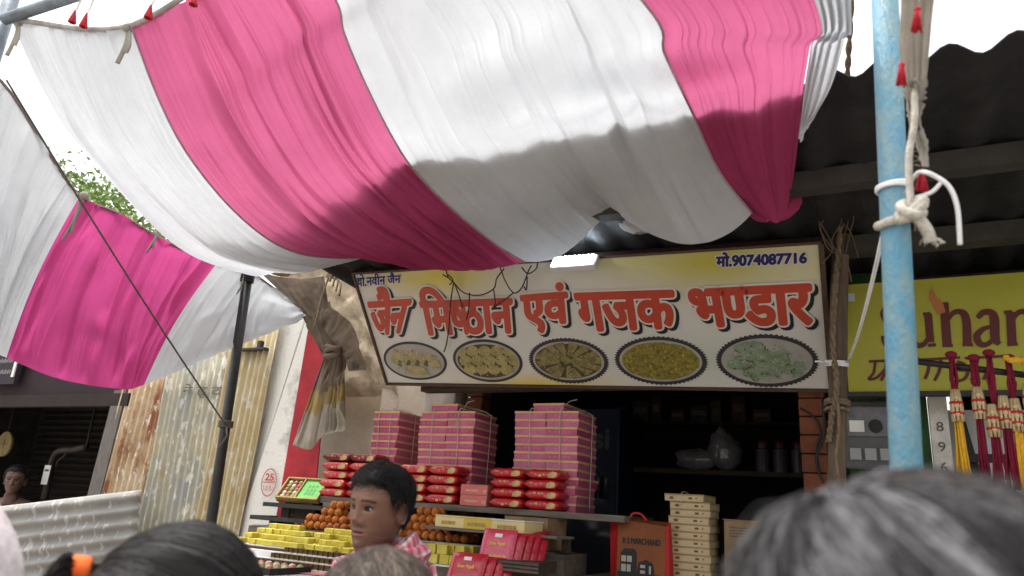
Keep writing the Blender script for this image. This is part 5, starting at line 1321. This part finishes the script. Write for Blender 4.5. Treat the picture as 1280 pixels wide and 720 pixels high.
for k, (px, w, h, lab) in enumerate(((868, .15, .07, 'crumpled clear plastic bag on the dim back shelf above the pale boxes'), (905, .11, .13, 'upright clear plastic bag at the middle of the dim back shelf'))):
    p = P(px, 560, 1.40); u, v, z = uvz(p); b = MB(); b.ball((0, 0, h), h, 16, 12, sq=(w / h, .8, 1)); b.v = [tuple(Vector(q) * (1 + .3 * nz(q[0] * 22, q[1] * 22, q[2] * 22 + k))) for q in b.v]; o = b.build('plastic_bag', PLB, smooth=True); place(o, F(u, 1.45, 1.892), YAW); tag(o, lab, 'bag')
for k in range(7):
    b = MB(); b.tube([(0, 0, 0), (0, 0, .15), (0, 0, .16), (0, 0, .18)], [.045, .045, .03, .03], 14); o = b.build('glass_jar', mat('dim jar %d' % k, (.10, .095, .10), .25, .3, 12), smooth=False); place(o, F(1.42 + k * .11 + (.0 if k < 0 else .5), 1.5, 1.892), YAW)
    tag(o, 'dim jar in the row at the right end of the back shelf', 'jar', 'jars on the back shelf'); b = MB(); b.tube([(0, 0, .18), (0, 0, .2)], .034, 14); b.build('lid', DKR, o)
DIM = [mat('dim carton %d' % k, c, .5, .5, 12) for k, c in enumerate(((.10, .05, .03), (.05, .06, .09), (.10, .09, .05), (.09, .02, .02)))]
for k in range(9):
    w_, h_ = .08 + .05 * ((k * 7) % 3) / 2, .10 + .10 * ((k * 5) % 4) / 3
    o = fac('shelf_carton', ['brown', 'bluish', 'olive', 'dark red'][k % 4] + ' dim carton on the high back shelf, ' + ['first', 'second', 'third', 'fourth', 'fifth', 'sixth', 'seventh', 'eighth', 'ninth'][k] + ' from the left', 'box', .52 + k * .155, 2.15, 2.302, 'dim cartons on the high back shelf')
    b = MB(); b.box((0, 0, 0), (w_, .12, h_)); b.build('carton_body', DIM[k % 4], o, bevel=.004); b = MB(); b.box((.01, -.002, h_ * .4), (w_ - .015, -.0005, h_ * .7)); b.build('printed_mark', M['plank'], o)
o = fac('back_shelf', 'high dim shelf on the back wall of the sweet shop', 'shelf', .45, 2.1, 2.28); b = MB(); b.box((0, 0, 0), (1.8, .29, .02)); b.build('board', M['dark_wood'], o)

# ================================================================== LEFT: barrier, plate, hook
TLb, TRb = P(8, 632, -.55), P(177, 612, -.08)
bs = empty('tin_barrier', 'low barrier of horizontally corrugated grey tin in front of the dark stall', 'barrier', (TLb.x, TLb.y, 0))
b = MB(); d = (TLb - TRb); TLe = TRb + d * 1.25; rows = []; nrm = d.cross(Vector((0, 0, 1))).normalized()
n = 96
for i in range(n + 1):
    h = i / n; zT = 1.08
    rows.append([TRb.lerp(TLe, j / 14) + Vector((0, 0, -zT * h)) - d.normalized() * (.10 * h) + nrm * (.013 * math.cos(2 * math.pi * i / 8 + .4) + .02 * nz(j * .4, h * 2) - .0 * h) for j in range(15)])
b.grid(rows); rel(b, bs).build('tin_sheet', M['tin_grey'], bs, True, solid=.002)
b = MB()
for t_ in (.1, .75):
    p = TRb.lerp(TLe, t_) + nrm * -.05; 
    p2 = p if (EYE - p).dot(nrm) < 0 else p
    b.box((p.x - .02, p.y + .13, 0), (p.x + .02, p.y + .17, p.z - .05))
rel(b, bs).build('support_post', M['dark_wood'], bs)
o = empty('round_plate', 'round dull yellow plate hanging in the dark stall', 'plate', P(6, 555, .9), YAW); b = MB(); b.tube([(0, -.01, 0), (0, .01, 0)], .125, 28); b.build('disc', mat('dull yellow', (.30, .23, .10), .7, .4, 9), o); b = MB(); b.box((-.05, -.0125, -.006), (.05, -.0105, .006)); b.box((-.006, -.014, -.05), (.006, -.0127, .05)); b.build('mark', mat('brown mark', (.16, .11, .05), .7), o)
b = MB(); b.tube([(0, 0, .12), (0, 0, .50)], .006, 5); b.build('hanging_wire', M['black'], o)
o = empty('weighing_hook', 'brown hanging metal arm with a small white tag in the dark stall', 'hook', P(70, 560, .7), YAW); b = MB()
loc = lambda x, y: (lambda w: (w.dot(E1), w.dot(EN), w.z))(P(x, y, .7) - P(70, 560, .7))
b.tube(smoothpath([loc(108, 558), loc(92, 562), loc(74, 564), loc(66, 575), loc(62, 595), loc(55, 625)], 6), [.03] * 31, 8); b.tube(smoothpath([loc(85, 563), loc(80, 570), loc(72, 577), loc(70, 584)], 5), .008, 6)
b.build('arm', mat('brown metal', (.05, .034, .027), .6, .5, 9), o, True)
x, y, z = loc(64, 594); b = MB(); b.box((x - .045, y - .05, z - .085), (x + .045, y - .045, z + .085)); b.build('white_tag', M['paper'], o)
b = MB(); b.box((x - .03, y - .0525, z + .03), (x + .03, y - .0505, z + .05)); b.build('tag_print', M['paint_dark'], o)
b = MB(); x, y, z = loc(108, 558); b.tube([(x, y, z), (x, y, z + .9)], .012, 6); b.build('hanging_rod', M['black'], o)
o = fac('wall_bracket', 'small dark metal bracket on the white wall under the drape', 'bracket', *uvz(P(322, 436, .06))); b = MB(); b.box((-.14, -.04, -.014), (.10, .02, .0)); b.build('arm', M['beam'], o); b = MB(); b.box((.02, -.03, .001), (.05, .02, .05)); b.build('upright', M['beam'], o)

# ================================================================== PEOPLE
def spl(xs, ys, x):
    if x <= xs[0]: return ys[0]
    for k in range(len(xs) - 1):
        if x <= xs[k + 1]:
            t = (x - xs[k]) / (xs[k + 1] - xs[k]); t = t * t * (3 - 2 * t) * .5 + t * .5
            return lerp(ys[k], ys[k + 1], t)
    return ys[-1]
HZ = [-.205, -.150, -.128, -.116, -.104, -.085, -.060, -.030, 0, .030, .055, .080, .098, .110, .1165]
HW = [.062, .055, .053, .044, .042, .053, .062, .069, .0735, .0755, .0735, .063, .046, .026, .001]
HF = [.045, .046, .058, .075, .081, .083, .084, .086, .087, .089, .084, .069, .049, .027, .001]
HB = [.070, .062, .060, .060, .062, .068, .078, .090, .100, .104, .101, .087, .064, .036, .001]
def hsurf(a, z, feat=True, off=0):
    """point on the head; a = 0 at the face (-y), grows to the person's left (+x)"""
    w, f, b = spl(HZ, HW, z), spl(HZ, HF, z), spl(HZ, HB, z)
    s, c = math.sin(a), math.cos(a); pw = .88
    x = (w + off) * math.copysign(abs(s) ** pw, s); y = -((f if c > 0 else b) + off) * math.copysign(abs(c) ** pw, c)
    if feat and c > 0:
        G = lambda cx, cz, sx, sz: math.exp(-((abs(x) - cx) / sx) ** 2 - ((z - cz) / sz) ** 2)
        d = 0
        d += .013 * math.exp(-(x / .0085) ** 2) * spl([-.052, -.042, -.030, .0, .014, .03], [0, .6, 1.25, .55, .2, 0], z)          # bridge
        d += .011 * math.exp(-(x / .011) ** 2 - ((z + .036) / .010) ** 2)                                              # tip
        d += .008 * G(.0145, -.041, .006, .008)                                                                       # wings
        d += .0045 * G(.030, .021, .022, .009) + .002 * math.exp(-(x / .02) ** 2 - ((z - .03) / .012) ** 2)
        d -= .0115 * G(.031, .001, .015, .012)
        d += .0035 * G(.031, .0105, .015, .004) + .003 * G(.031, -.011, .014, .005)
        d += .0035 * G(.045, -.022, .016, .014)
        d += .0055 * math.exp(-(x / .024) ** 2 - ((z + .0635) / .006) ** 2) + .007 * math.exp(-(x / .021) ** 2 - ((z + .0775) / .006) ** 2)
        d -= .006 * math.exp(-(x / .022) ** 2 - ((z + .0705) / .0032) ** 2)
        d -= .003 * math.exp(-(x / .02) ** 2 - ((z + .089) / .006) ** 2)
        d -= .0022 * math.exp(-((abs(x) - .027 - .35 * max(0, -z - .045)) / .0045) ** 2 - ((z + .058) / .018) ** 2)
        d += .004 * math.exp(-(x / .018) ** 2 - ((z + .104) / .010) ** 2)
        y -= d * min(1, c * 2.2)
    return Vector((x, y, z))
SKIN_M = vcol_mat('skin', .48, .35, .18, 220, sss=.12)
def head_grid(mb, skin, T, beard=0):
    NA, rows, cols = 128, [], []
    zs = [-.205 + (.1165 + .205) * k / 118 for k in range(119)]
    for z in zs:
        r = []; cc = []
        for j in range(NA):
            a = 2 * math.pi * j / NA; p = hsurf(a, z); c = Vector(skin); x = abs(p.x); front = math.cos(a) > .1
            if front:
                k = math.exp(-(p.x / .023) ** 4) * (math.exp(-((z + .0635) / .006) ** 4) + math.exp(-((z + .0775) / .007) ** 4)); c = c.lerp(Vector((.22, .07, .055)), min(1, k) * .75)
                if abs(z + .0705) < .0030 and x < .021: c = Vector((.03, .012, .01))
                bz = .0235 - max(0, x - .038) * .25
                if .012 < x < .053: c = c.lerp(Vector((.012, .009, .008)), .9 * math.exp(-((z - bz) / .0042) ** 4))
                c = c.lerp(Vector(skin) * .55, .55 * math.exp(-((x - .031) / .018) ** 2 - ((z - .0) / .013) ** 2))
                c = c.lerp(Vector((skin[0] * 1.05, skin[1] * .82, skin[2] * .75)), .35 * math.exp(-((x - .045) / .02) ** 2 - ((z + .03) / .02) ** 2))
            if beard:
                k = beard * (.75 * math.exp(-((z + .0525) / .0075) ** 4) * (1 if x < .030 else 0) + .55 * (1 / (1 + math.exp((z + .082 - .9 * max(0, x - .025)) * 200))) * (1 if z > -.125 else .3)) * (1 if math.cos(a) > -.1 else 0)
                c = c.lerp(Vector((.045, .03, .025)), min(.8, k * (.6 + .7 * nz(a * 60, z * 600))))
            r.append(T @ p); cc.append(tuple(c * (1 + .10 * nz(p.x * 30, p.y * 30, p.z * 30) + .07 * nz(p.x * 140, p.y * 140, p.z * 140))))
        rows.append(r); cols.append(cc)
    mb.grid(rows, 0, True, cols)
    for s in (-1, 1):                                        # ears
        mb.col = tuple(Vector(skin) * .95); base = hsurf(s * 1.62, -.012); rows = []
        for i in range(11):
            t = i / 10; rows.append([])
            for j in range(24):
                q = 2 * math.pi * j / 24; e = (.031 + .004 * math.sin(q)) * math.sin(math.pi * t * .5) if t < 1 else .03
                rr_ = math.sin(math.pi * .5 * t)
                oy = .018 * rr_ * math.cos(q) * (1 - .2 * math.sin(-q)); oz = .032 * rr_ * math.sin(q)
                prot = .016 * (1 - t) ** .5 * 0 + .012 * math.exp(-((t - .78) / .2) ** 2) - .002 - .004 * (1 - t)
                rows[-1].append(T @ (base + Vector((s * (prot + .006 * (oy > 0) * rr_ + .004), oy + .012, oz))))
        rows.append([T @ (base + Vector((-s * .012, .018 * math.cos(2 * math.pi * j / 24) * .9 + .012, .030 * math.sin(2 * math.pi * j / 24)))) for j in range(24)])
        mb.grid(rows, 0, True)
def skin_mesh(joints, edges, radii, sub=2):
    me = bpy.data.meshes.new('sk'); me.from_pydata(joints, edges, []); o = link('sk', me)
    md = o.modifiers.new('s', 'SKIN'); md.use_smooth_shade = True
    if not me.skin_vertices: me.skin_vertices.new()
    for k, r in enumerate(radii):
        me.skin_vertices[0].data[k].radius = (r if isinstance(r, tuple) else (r, r)); me.skin_vertices[0].data[k].use_root = k == 0
    if sub: sb_ = o.modifiers.new('u', 'SUBSURF'); sb_.levels = sub; sb_.render_levels = sub
    bpy.context.view_layer.update(); dg = bpy.context.evaluated_depsgraph_get()
    r = bpy.data.meshes.new_from_object(o.evaluated_get(dg)); vs = [v.co.copy() for v in r.vertices]; fs = [list(p.vertices) for p in r.polygons]
    COL.objects.unlink(o); bpy.data.objects.remove(o); bpy.data.meshes.remove(me); bpy.data.meshes.remove(r); return vs, fs
def body_parts(E, fat_=0, cloth=False, wide=1):
    """skeleton of a standing person, eye height E, facing -y"""
    k = E / 1.52; J = []; Ed = []; Rd = []
    def add(p, r, par=None):
        J.append((p[0] * k, p[1] * k, p[2] * k)); Rd.append(r if isinstance(r, tuple) else (r + fat_))
        if par is not None: Ed.append((par, len(J) - 1))
        return len(J) - 1
    pel = add((0, .01, .90), .125); ab = add((0, 0, 1.05), .12, pel); ch = add((0, .01, 1.20), .135, ab); up = add((0, .02, 1.31), .10, ch)
    if not cloth: nk = add((0, .015, 1.37), .05, up); add((0, .010, 1.42), .047, nk)
    else: add((0, .018, 1.345), .062, up)
    for s in (-1, 1):
        sh_ = add((s * .12 * wide, .02, 1.305), .062, up); s2_ = add((s * .175 * wide, .02, 1.275), .055, sh_); el_ = add((s * .215 * wide, .03, 1.02), .042, s2_)
        if cloth == 'short': continue
        wr = add((s * .225 * wide, -.03, .80), .028 if not cloth else .036, el_)
        if not cloth:
            pa = add((s * .226 * wide, -.045, .745), .026, wr)
            for fx, L in ((-.028, .075), (-.01, .085), (.008, .08), (.024, .062)):
                q1 = add((s * .226 * wide + s * .004, -.045 + fx, .705), .0095, pa); q2 = add((s * .222 * wide, -.05 + fx, .705 - L * .5), .0085, q1); add((s * .212 * wide, -.054 + fx, .705 - L), .0075, q2)
            q1 = add((s * .210 * wide, -.085, .735), .010, pa); add((s * .203 * wide, -.10, .70), .0085, q1)
    for s in (-1, 1):
        hp = add((s * .085, .01, .85), .09, pel); kn = add((s * .09, .0, .47), .058, hp)
        if cloth == 'short' : add((s * .09, 0, .44), .07, kn); continue
        an = add((s * .09, .03, .09), .038 if not cloth else .06, kn)
        if not cloth: ft_ = add((s * .09, -.03, .045), .036, an); add((s * .095, -.12, .032), .030, ft_)
    return skin_mesh(J, Ed, [r for r in Rd], 2)
def person(label, eye, body_yaw, head_yaw, tilt=(0, 0), skin=(.16, .085, .055), beard=0, shirt=None, group=None, wide=1, trousers=None):
    E = eye.z; b = MB(); b.col = skin
    vs, fs = body_parts(E, wide=wide); 
    k0 = len(b.v)
    for v in vs: b.vert(v)
    for f in fs: b.face([i + k0 for i in f])
    T = Matrix.Translation((0, -.03, E)) @ Matrix.Rotation(head_yaw - body_yaw, 4, 'Z') @ Matrix.Rotation(tilt[0], 4, 'X') @ Matrix.Rotation(tilt[1], 4, 'Y')
    head_grid(b, skin, T, beard)
    o = b.build('person', SKIN_M, smooth=True); place(o, Vector((eye.x, eye.y, 0)) - Matrix.Rotation(body_yaw, 3, 'Z') @ Vector((0, -.03, 0)), body_yaw)
    tag(o, label, 'person', group)
    if shirt:
        vs, fs = body_parts(E, .014, True, wide); s = MB()
        for v in vs: s.vert(v + Vector((nz(v.x * 9, v.y * 9, v.z * 9), nz(v.x * 9, v.y * 9, v.z * 9 + 9), 0)) * .007)
        for f in fs: s.face(f)
        s.build('shirt', shirt, o, True)
    return o, T
def eyes(o, T, gaze=0.0):
    for s in (-1, 1):
        z = .0005; a = 0
        best = min([hsurf(q * .01 * s, z) for q in range(1, 120)], key=lambda p: abs(abs(p.x) - .031)); c = best + Vector((0, .0072, 0)); b = MB(); n, m_ = 24, 18; g_ = Vector((math.sin(gaze), -math.cos(gaze), -.05)).normalized()
        b.ball((0, 0, 0), .0122, n, m_)
        for k, f in enumerate(b.f):
            d = sum((Vector(b.v[i]) for i in f), Vector()).normalized(); q = d.angle(g_); b.mi[k] = 1 if q < .52 else 0
        b.v = [tuple(T @ (c + Vector(p))) for p in b.v]; b.build('eye', [EYEW, IRIS], o, True)
        b = MB(); pts_ = []
        for q in range(9):
            x = -.015 + q * .00375; pts_.append(T @ (c + Vector((x, -math.sqrt(max(.0135 ** 2 - x * x, .00001)) * .93, .0066 * (1 - (x / .0155) ** 2) - .001))))
        b.tube(pts_, .0013, 5); b.build('eyelash', M['black'], o, True)
EYEW = mat('eye white', (.30, .26, .23), .25, .1); IRIS = mat('dark iris', (.018, .010, .007), .1)
HAIRM = vcol_mat('hair', .5, .25)
HAIRSOFT = vcol_mat('soft hair', .55, .3)
def shell(T, hl, th, col, cn=.2):
    b = MB(); rows = []; cols = []; NA = 96
    for i in range(70):
        z = -.13 + (.1165 + .13) * i / 69; r = []; cc = []
        for j in range(NA):
            a = 2 * math.pi * j / NA; aa = abs((a + math.pi) % (2 * math.pi) - math.pi); e = z - hl(aa)
            off = -.005 + (th + .005) * max(0, min(1, e / .034 + .12)); off += .0025 * nz(a * 6, z * 50) * (e > 0)
            p = hsurf(a, z, False, off);
            if z > .06: p.z += th * min(1, (z - .06) / .05) * (1 if e > 0 else 0)
            r.append(T @ p); g_ = 1 + cn * nz(a * 25, z * 30); cc.append(tuple(Vector(col) * g_))
        rows.append(r); cols.append(cc)
    b.grid(rows, 0, True, cols); return b
def add_strand(mb, pts, r, col, taper=.3, n=3):
    k = len(pts); mb.tube(pts, [r * (1 - (1 - taper) * i / (k - 1)) for i in range(k)], n, cap=False, cols=[col] * k)
def dirp(d, th):                                           # direction -> point on a smooth scalp, th off the skin
    d = d.normalized(); lo, hi = .03, .16
    hor = math.hypot(d.x, d.y); a = math.atan2(d.x, -d.y)
    for _ in range(18):
        m_ = (lo + hi) / 2; z = d.z * m_ + .01
        if z >= .1165: hi = m_; continue
        s = hsurf(a, max(-.2, z), False); R2 = math.hypot(s.x, s.y)
        if hor * m_ > R2: hi = m_
        else: lo = m_
    return d * (lo + th) + Vector((0, 0, .01))
def slerp(a, c, t):
    w = a.angle(c); 
    if w < 1e-4: return a
    return (a * math.sin((1 - t) * w) + c * math.sin(t * w)) / math.sin(w)
def ad(a, el): return Vector((math.sin(a) * math.cos(el), -math.cos(a) * math.cos(el), math.sin(el)))

# ---- the seller
rr = random.Random(11)
eye = PD(473, 634, 2.4)
kurta = mat('cream kurta', (.58, .53, .43), .85, .12, 8, bump=.3)
seller, T = person('dark haired sweet seller with a pink checked scarf looking to the left', eye, R_(-30), R_(-34), (R_(4), R_(3)), (.185, .090, .056), 1.0, kurta, wide=1)
eyes(seller, T, -.25)
hl = lambda a: spl([0, .5, .9, 1.2, 1.42, 1.55, 1.75, 2.1, 3.2], [.062, .066, .062, .046, .0, .024, .036, -.035, -.075], a)
b = shell(T, hl, .014, (.010, .009, .009))
for k in range(5200):
    a = rr.uniform(-math.pi, math.pi); el = math.asin(rr.uniform(-.62, 1)); d = ad(a, el); p = dirp(d, 0)
    if p.z < hl(abs(a)) + .004: continue
    # brushed from a parting on his left forward and down
    side = -1 if p.x < .022 else 1
    front = p.y < -.02 and p.z > .02
    fl = Vector((side * (.9 if front else .45) + rr.gauss(0, .2), (.25 if front else .1) + rr.gauss(0, .2), .1 if front else -.5)); fl = (fl - d * fl.dot(d)).normalized()
    L = rr.uniform(.018, .036); lf = rr.uniform(0, .003) if rr.random() < .85 else rr.uniform(.003, .012); pts_ = []
    for q in range(5): dd = (p + fl * L * q / 4 - Vector((0, 0, .01))).normalized(); pts_.append(T @ dirp(dd, .010 + .012 * max(0, d.z) + .004 * math.sin(q * .8) + lf * q / 4))
    g_ = rr.uniform(.6, 2.0); add_strand(b, pts_, .00085, (.010 * g_, .0092 * g_, .009 * g_))
for k in range(260):                                         # loose hairs along the hairline
    a = rr.uniform(-1.5, 1.5); p = hsurf(a, hl(abs(a)) + rr.uniform(-.004, .006), False); d = (p - Vector((0, 0, .01))).normalized(); L = rr.uniform(.012, .03)
    fl = Vector((rr.gauss(-.6, .5), rr.gauss(0, .4), rr.gauss(-.1, .6))); fl = (fl - d * fl.dot(d)).normalized()
    add_strand(b, [T @ dirp((p + fl * L * q / 4 - Vector((0, 0, .01))).normalized(), .003 + .012 * q / 4) for q in range(5)], .0006, (.012, .011, .010))
b.build('hair', HAIRM, seller, True)
# scarf
def check(i, j): 
    a = (i // 3) % 2; c = (j // 3) % 2
    return (.62, .56, .55) if a and c else ((.52, .09, .14) if not a and not c else (.56, .28, .32))
b = MB(); rows = []; cols = []; NI, NJ = 150, 60
Tb = Matrix.Rotation(R_(-12), 4, 'Z')
for i in range(NI):
    q = 2 * math.pi * i / NI; row = []; cc = []
    lift = .030 * math.cos(q - math.pi) + .02 * math.cos(q - math.pi * .55)
    for j in range(NJ):
        w = 2 * math.pi * j / NJ; rr_ = .040 + .010 * math.sin(5 * w + q * 3) + .010 * nz(q * 2.2, w * 1.5, 3) + .012 * max(0, math.cos(q - 1.9))
        R0 = .098 + rr_ * math.cos(w)
        row.append(Vector((R0 * 1.06 * math.sin(q), -R0 * .95 * math.cos(q) + .0, eye.z - .172 + lift + rr_ * 1.05 * math.sin(w) + .006 * math.sin(9 * w)))); cc.append(check(i, j))
    rows.append(row); cols.append(cc)
rows.append(rows[0]); cols.append(cols[0]); b.grid(rows, 0, True, cols)
# the end that falls over his left shoulder
rows = []; cols = []
for i in range(50):
    t_ = i / 49; row = []; cc = []
    c = Vector((.085 + .105 * min(1, t_ * 1.6), .05 - .10 * t_, eye.z - .165 - .02 * t_ - .34 * max(0, t_ - .35)))
    for j in range(26):
        x = (j / 25 - .5) * .17; row.append(c + Vector((.02 * math.sin(j * .9 + t_ * 3), x, .020 * math.sin(j * 1.25 + t_ * 2) - .5 * x * x))); cc.append(check(i, j))
    rows.append(row); cols.append(cc)
b.grid(rows, 0, False, cols)
b.build('scarf', vcol_mat('checked scarf', .95, .1, .5, 130), seller, True)

# ---- woman with black ponytail
eye = PD(227, 785, 1.09)
w1, T = person('person with black hair in a ponytail held by an orange band, facing right', eye, R_(105), R_(113), (R_(-3), 0), (.20, .11, .07), 0, mat('dark dress', (.10, .03, .05), .9, .3, 9))
hl = lambda a: spl([0, .5, 1.0, 1.35, 1.6, 2.0, 3.2], [.052, .055, .045, .005, .0, -.05, -.10], a)
b = shell(T, hl, .006, (.009, .008, .008))
PB = ad(math.pi * .985, .50)
for k in range(6500):
    a = rr.uniform(-math.pi, math.pi); aa = abs(a)
    z0 = hl(aa) + rr.uniform(-.002, .012); s = hsurf(a, z0, False); d0 = (s - Vector((0, 0, .01))).normalized()
    d1 = slerp(d0, PB, rr.uniform(.0, .55)) if rr.random() < .75 else d0
    h = .006 + rr.uniform(0, .004); pts_ = [T @ dirp(slerp(d1, PB, q / 10) + Vector((rr.gauss(0, .0), 0, .03 * math.sin(math.pi * q / 10))), h + .004 * math.sin(math.pi * q / 10)) for q in range(11)]
    g_ = rr.uniform(.5, 2.3) * (1 + .5 * nz(a * 9, 1)); add_strand(b, pts_, .00055, (.011 * g_, .0095 * g_, .009 * g_), .8)
pb = dirp(PB, .012)
for k in range(900):                                         # the tail
    x, y = (max(-.016, min(.016, rr.gauss(0, .009))) for _ in (0, 1)); sp_ = rr.uniform(.8, 1.6); L = rr.uniform(.16, .26)
    c = [pb + Vector((x * .5, -.005, y * .5)), pb + Vector((x * .6, .016, y * .6)), pb + Vector((x * sp_ * 1.4, .036, -.004 + y * sp_)), pb + Vector((x * sp_ * 1.6, .056 + y * .6, -.035)), pb + Vector((x * sp_ * 1.5, .058 + y * 1.2, -.10)), pb + Vector((x * sp_, .045 + y * 1.5, -L))]
    g_ = rr.uniform(.5, 2.2); add_strand(b, [T @ p for p in smoothpath(c, 3)], .0007, (.011 * g_, .0095 * g_, .009 * g_), .6)
b.build('hair', HAIRM, w1, True)
b = MB(); rows = []
axis_ = Vector((0, 1, .15)).normalized()
for i in range(64):
    q = 2 * math.pi * i / 64; d = Vector((math.cos(q), 0, math.sin(q))); row = []
    for j in range(9):
        w = 2 * math.pi * j / 9; row.append(T @ (pb + Vector((0, .014, .002)) + d * (.0135 + .003 * math.cos(w)) + axis_ * (.0115 * math.sin(w))))
    rows.append(row)
rows.append(rows[0]); b.grid(rows, 0, True); b.build('hair_band', mat('orange velvet', (.75, .13, .02), .8, .15, 60), w1, True)
b = MB(); c0 = pb + Vector((-.022, .022, -.030))
I = Matrix.Translation(c0)
b.tube([T @ (c0 + Vector((0, 0, .022))), T @ (c0 + Vector((-.004, .0, .006)))], .009, 8, 1)
b.poly([T @ (c0 + Vector(p)) for p in ((-.016, .014, .010), (-.016, -.012, .012), (-.018, -.016, -.018), (-.018, .008, -.030), (-.018, .018, -.012))], 0)
b.build('hair_clip', [mat('white clip', (.7, .66, .64), .4), M['red_thread']], w1, solid=.004)

# ---- woman with streaked brown hair
eye = PD(470, 800, 1.18)
w2, T = person('person seen from behind with greying brown streaked hair, below the seller', eye, R_(178), R_(172), (0, 0), (.20, .11, .07), 0, mat('brown dress', (.16, .09, .06), .9, .3, 9))
hl2 = lambda a: spl([0, 1.0, 1.5, 3.2], [.05, .045, -.03, -.12], a)
b = shell(T, hl2, .010, (.035, .024, .018))
for k in range(6500):
    t_ = rr.random(); u_ = rr.uniform(-1, 1)
    d0 = ad(lerp(.25, 2.9, t_) if rr.random() < .5 else -lerp(.25, 2.9, t_), 1.30 + rr.gauss(0, .06)); d0 = (d0 + Vector((.22, .1, 0))).normalized()
    a1 = rr.uniform(-math.pi, math.pi); d1 = ad(a1, rr.uniform(-.5, .1)); 
    h = .009 + rr.uniform(0, .004); wv = .09 * nz(a1 * 4, 3) + rr.uniform(-.008, .008); pts_ = []
    for q in range(10):
        s = slerp(d0, d1, q / 9); sd_ = d0.cross(d1).normalized(); pts_.append(T @ dirp(s + sd_ * (.16 * math.sin(q / 9 * math.pi) + wv * math.sin(q * .9)), h))
    st_ = .8 * nz(a1 * 5, 2) + .5 * nz(a1 * 17, 5)
    c = Vector((.030, .020, .015)).lerp(Vector((.26, .20, .145)), max(0, min(1, -.12 + st_ * 1.9 + rr.gauss(0, .12)))); add_strand(b, pts_, .0008, tuple(c), .7)
b.build('hair', HAIRSOFT, w2, True)

# ---- grey haired head close to the camera
eye = PD(1150, 900, .545)
w3, T = person('person with thick wavy grey black hair very close to the camera at lower right', eye, R_(175), R_(165), (R_(5), R_(0)), (.22, .13, .09), 0, mat('grey shirt', (.20, .20, .21), .9, .2, 9))
b = shell(T, hl2, .010, (.022, .020, .020))
crown = ad(2.2, 1.15)
for k in range(12500):
    a0 = rr.uniform(-math.pi, math.pi); lay = rr.random()
    s0 = slerp(crown, ad(a0, -.2), rr.uniform(.0, .62)); cz = nz(a0 * 7, lay * 3); s1 = slerp(crown, ad(a0 + .5 + .5 * nz(a0 * 3.5, 8) + .25 * cz, -.35), rr.uniform(.65, 1.05))
    st_ = nz(a0 * 9, lay * 2.5, 4) + .6 * nz(a0 * 31, lay * 5, 9) + rr.gauss(0, .14)
    gcol = Vector((.020, .018, .018)).lerp(Vector((.24, .235, .245)), max(0, min(1, .10 + st_ * 1.25)))
    if nz(a0 * 4, 20) > .42: gcol = gcol.lerp(Vector((.13, .08, .05)), .35)
    am = .07 * nz(a0 * 5, lay * 2, 2); ph_ = 6 * nz(a0 * 2.2, 5); fly = rr.random() < .025; lift = .008 + .018 * lay + (rr.uniform(.004, .014) if fly else 0); sd_ = s0.cross(s1); sd_.normalize(); pts_ = []
    for q in range(12):
        t_ = q / 11; s = slerp(s0, s1, t_)
        pts_.append(T @ dirp(s + sd_ * (am * math.sin(ph_ + t_ * 4.2) + (.05 * t_ * t_ if fly else 0)), .008 + lift * math.sin(math.pi * (t_ * .85 + .1))))
    add_strand(b, pts_, .00062, tuple(gcol), .5)
b.build('hair', HAIRSOFT, w3, True)

def short_hair(b, T, hl, n):
    for k in range(n):
        d = ad(rr.uniform(-math.pi, math.pi), math.asin(rr.uniform(-.6, 1))); p = dirp(d, 0)
        if p.z < hl(abs(math.atan2(p.x, -p.y))) + .004: continue
        fl = Vector((rr.gauss(0, .5), rr.gauss(-.2, .4), -.4)); fl = (fl - d * fl.dot(d)).normalized(); L = rr.uniform(.015, .03); lf = rr.uniform(0, .004); g_ = rr.uniform(.6, 2)
        add_strand(b, [T @ dirp((p + fl * L * q / 3 - Vector((0, 0, .01))).normalized(), .010 + .014 * max(0, d.z) + lf * q / 3) for q in range(4)], .0009, (.011 * g_, .010 * g_, .0095 * g_))
# ---- shoulder at the lower left
q_ = PD(34, 690, 1.25)
eye = Vector((q_.x - .302, q_.y + .03, 1.735))
w4, T = person('person in a pale grey speckled shirt, only the shoulder showing at the left edge', eye, R_(178), R_(170), (0, 0), (.16, .09, .06), 0, mat('pale speckled shirt', (.60, .55, .55), .9, col2=(.42, .36, .38), scale=55, bump=.4, bscale=20), wide=1.28)
hl4 = lambda a: spl([0, 1.2, 3.2], [.06, .03, -.08], a); b = shell(T, hl4, .012, (.012, .011, .011)); short_hair(b, T, hl4, 3500); b.build('hair', HAIRM, w4, True)

# ---- man far back in the dark stall
eye = P(19, 600, .45)
w5, T = person('bare chested person with short dark hair inside the dark stall at far left', eye, R_(10), R_(20), (0, 0), (.13, .07, .05), .5, None)
eyes(w5, T, 0)
hl5 = lambda a: spl([0, .5, .9, 1.2, 1.42, 1.55, 1.75, 2.1, 3.2], [.062, .064, .058, .040, -.012, .016, .030, -.045, -.085], a); b = shell(T, hl5, .012, (.010, .009, .009)); short_hair(b, T, hl5, 1500); b.build('hair', HAIRM, w5, True)
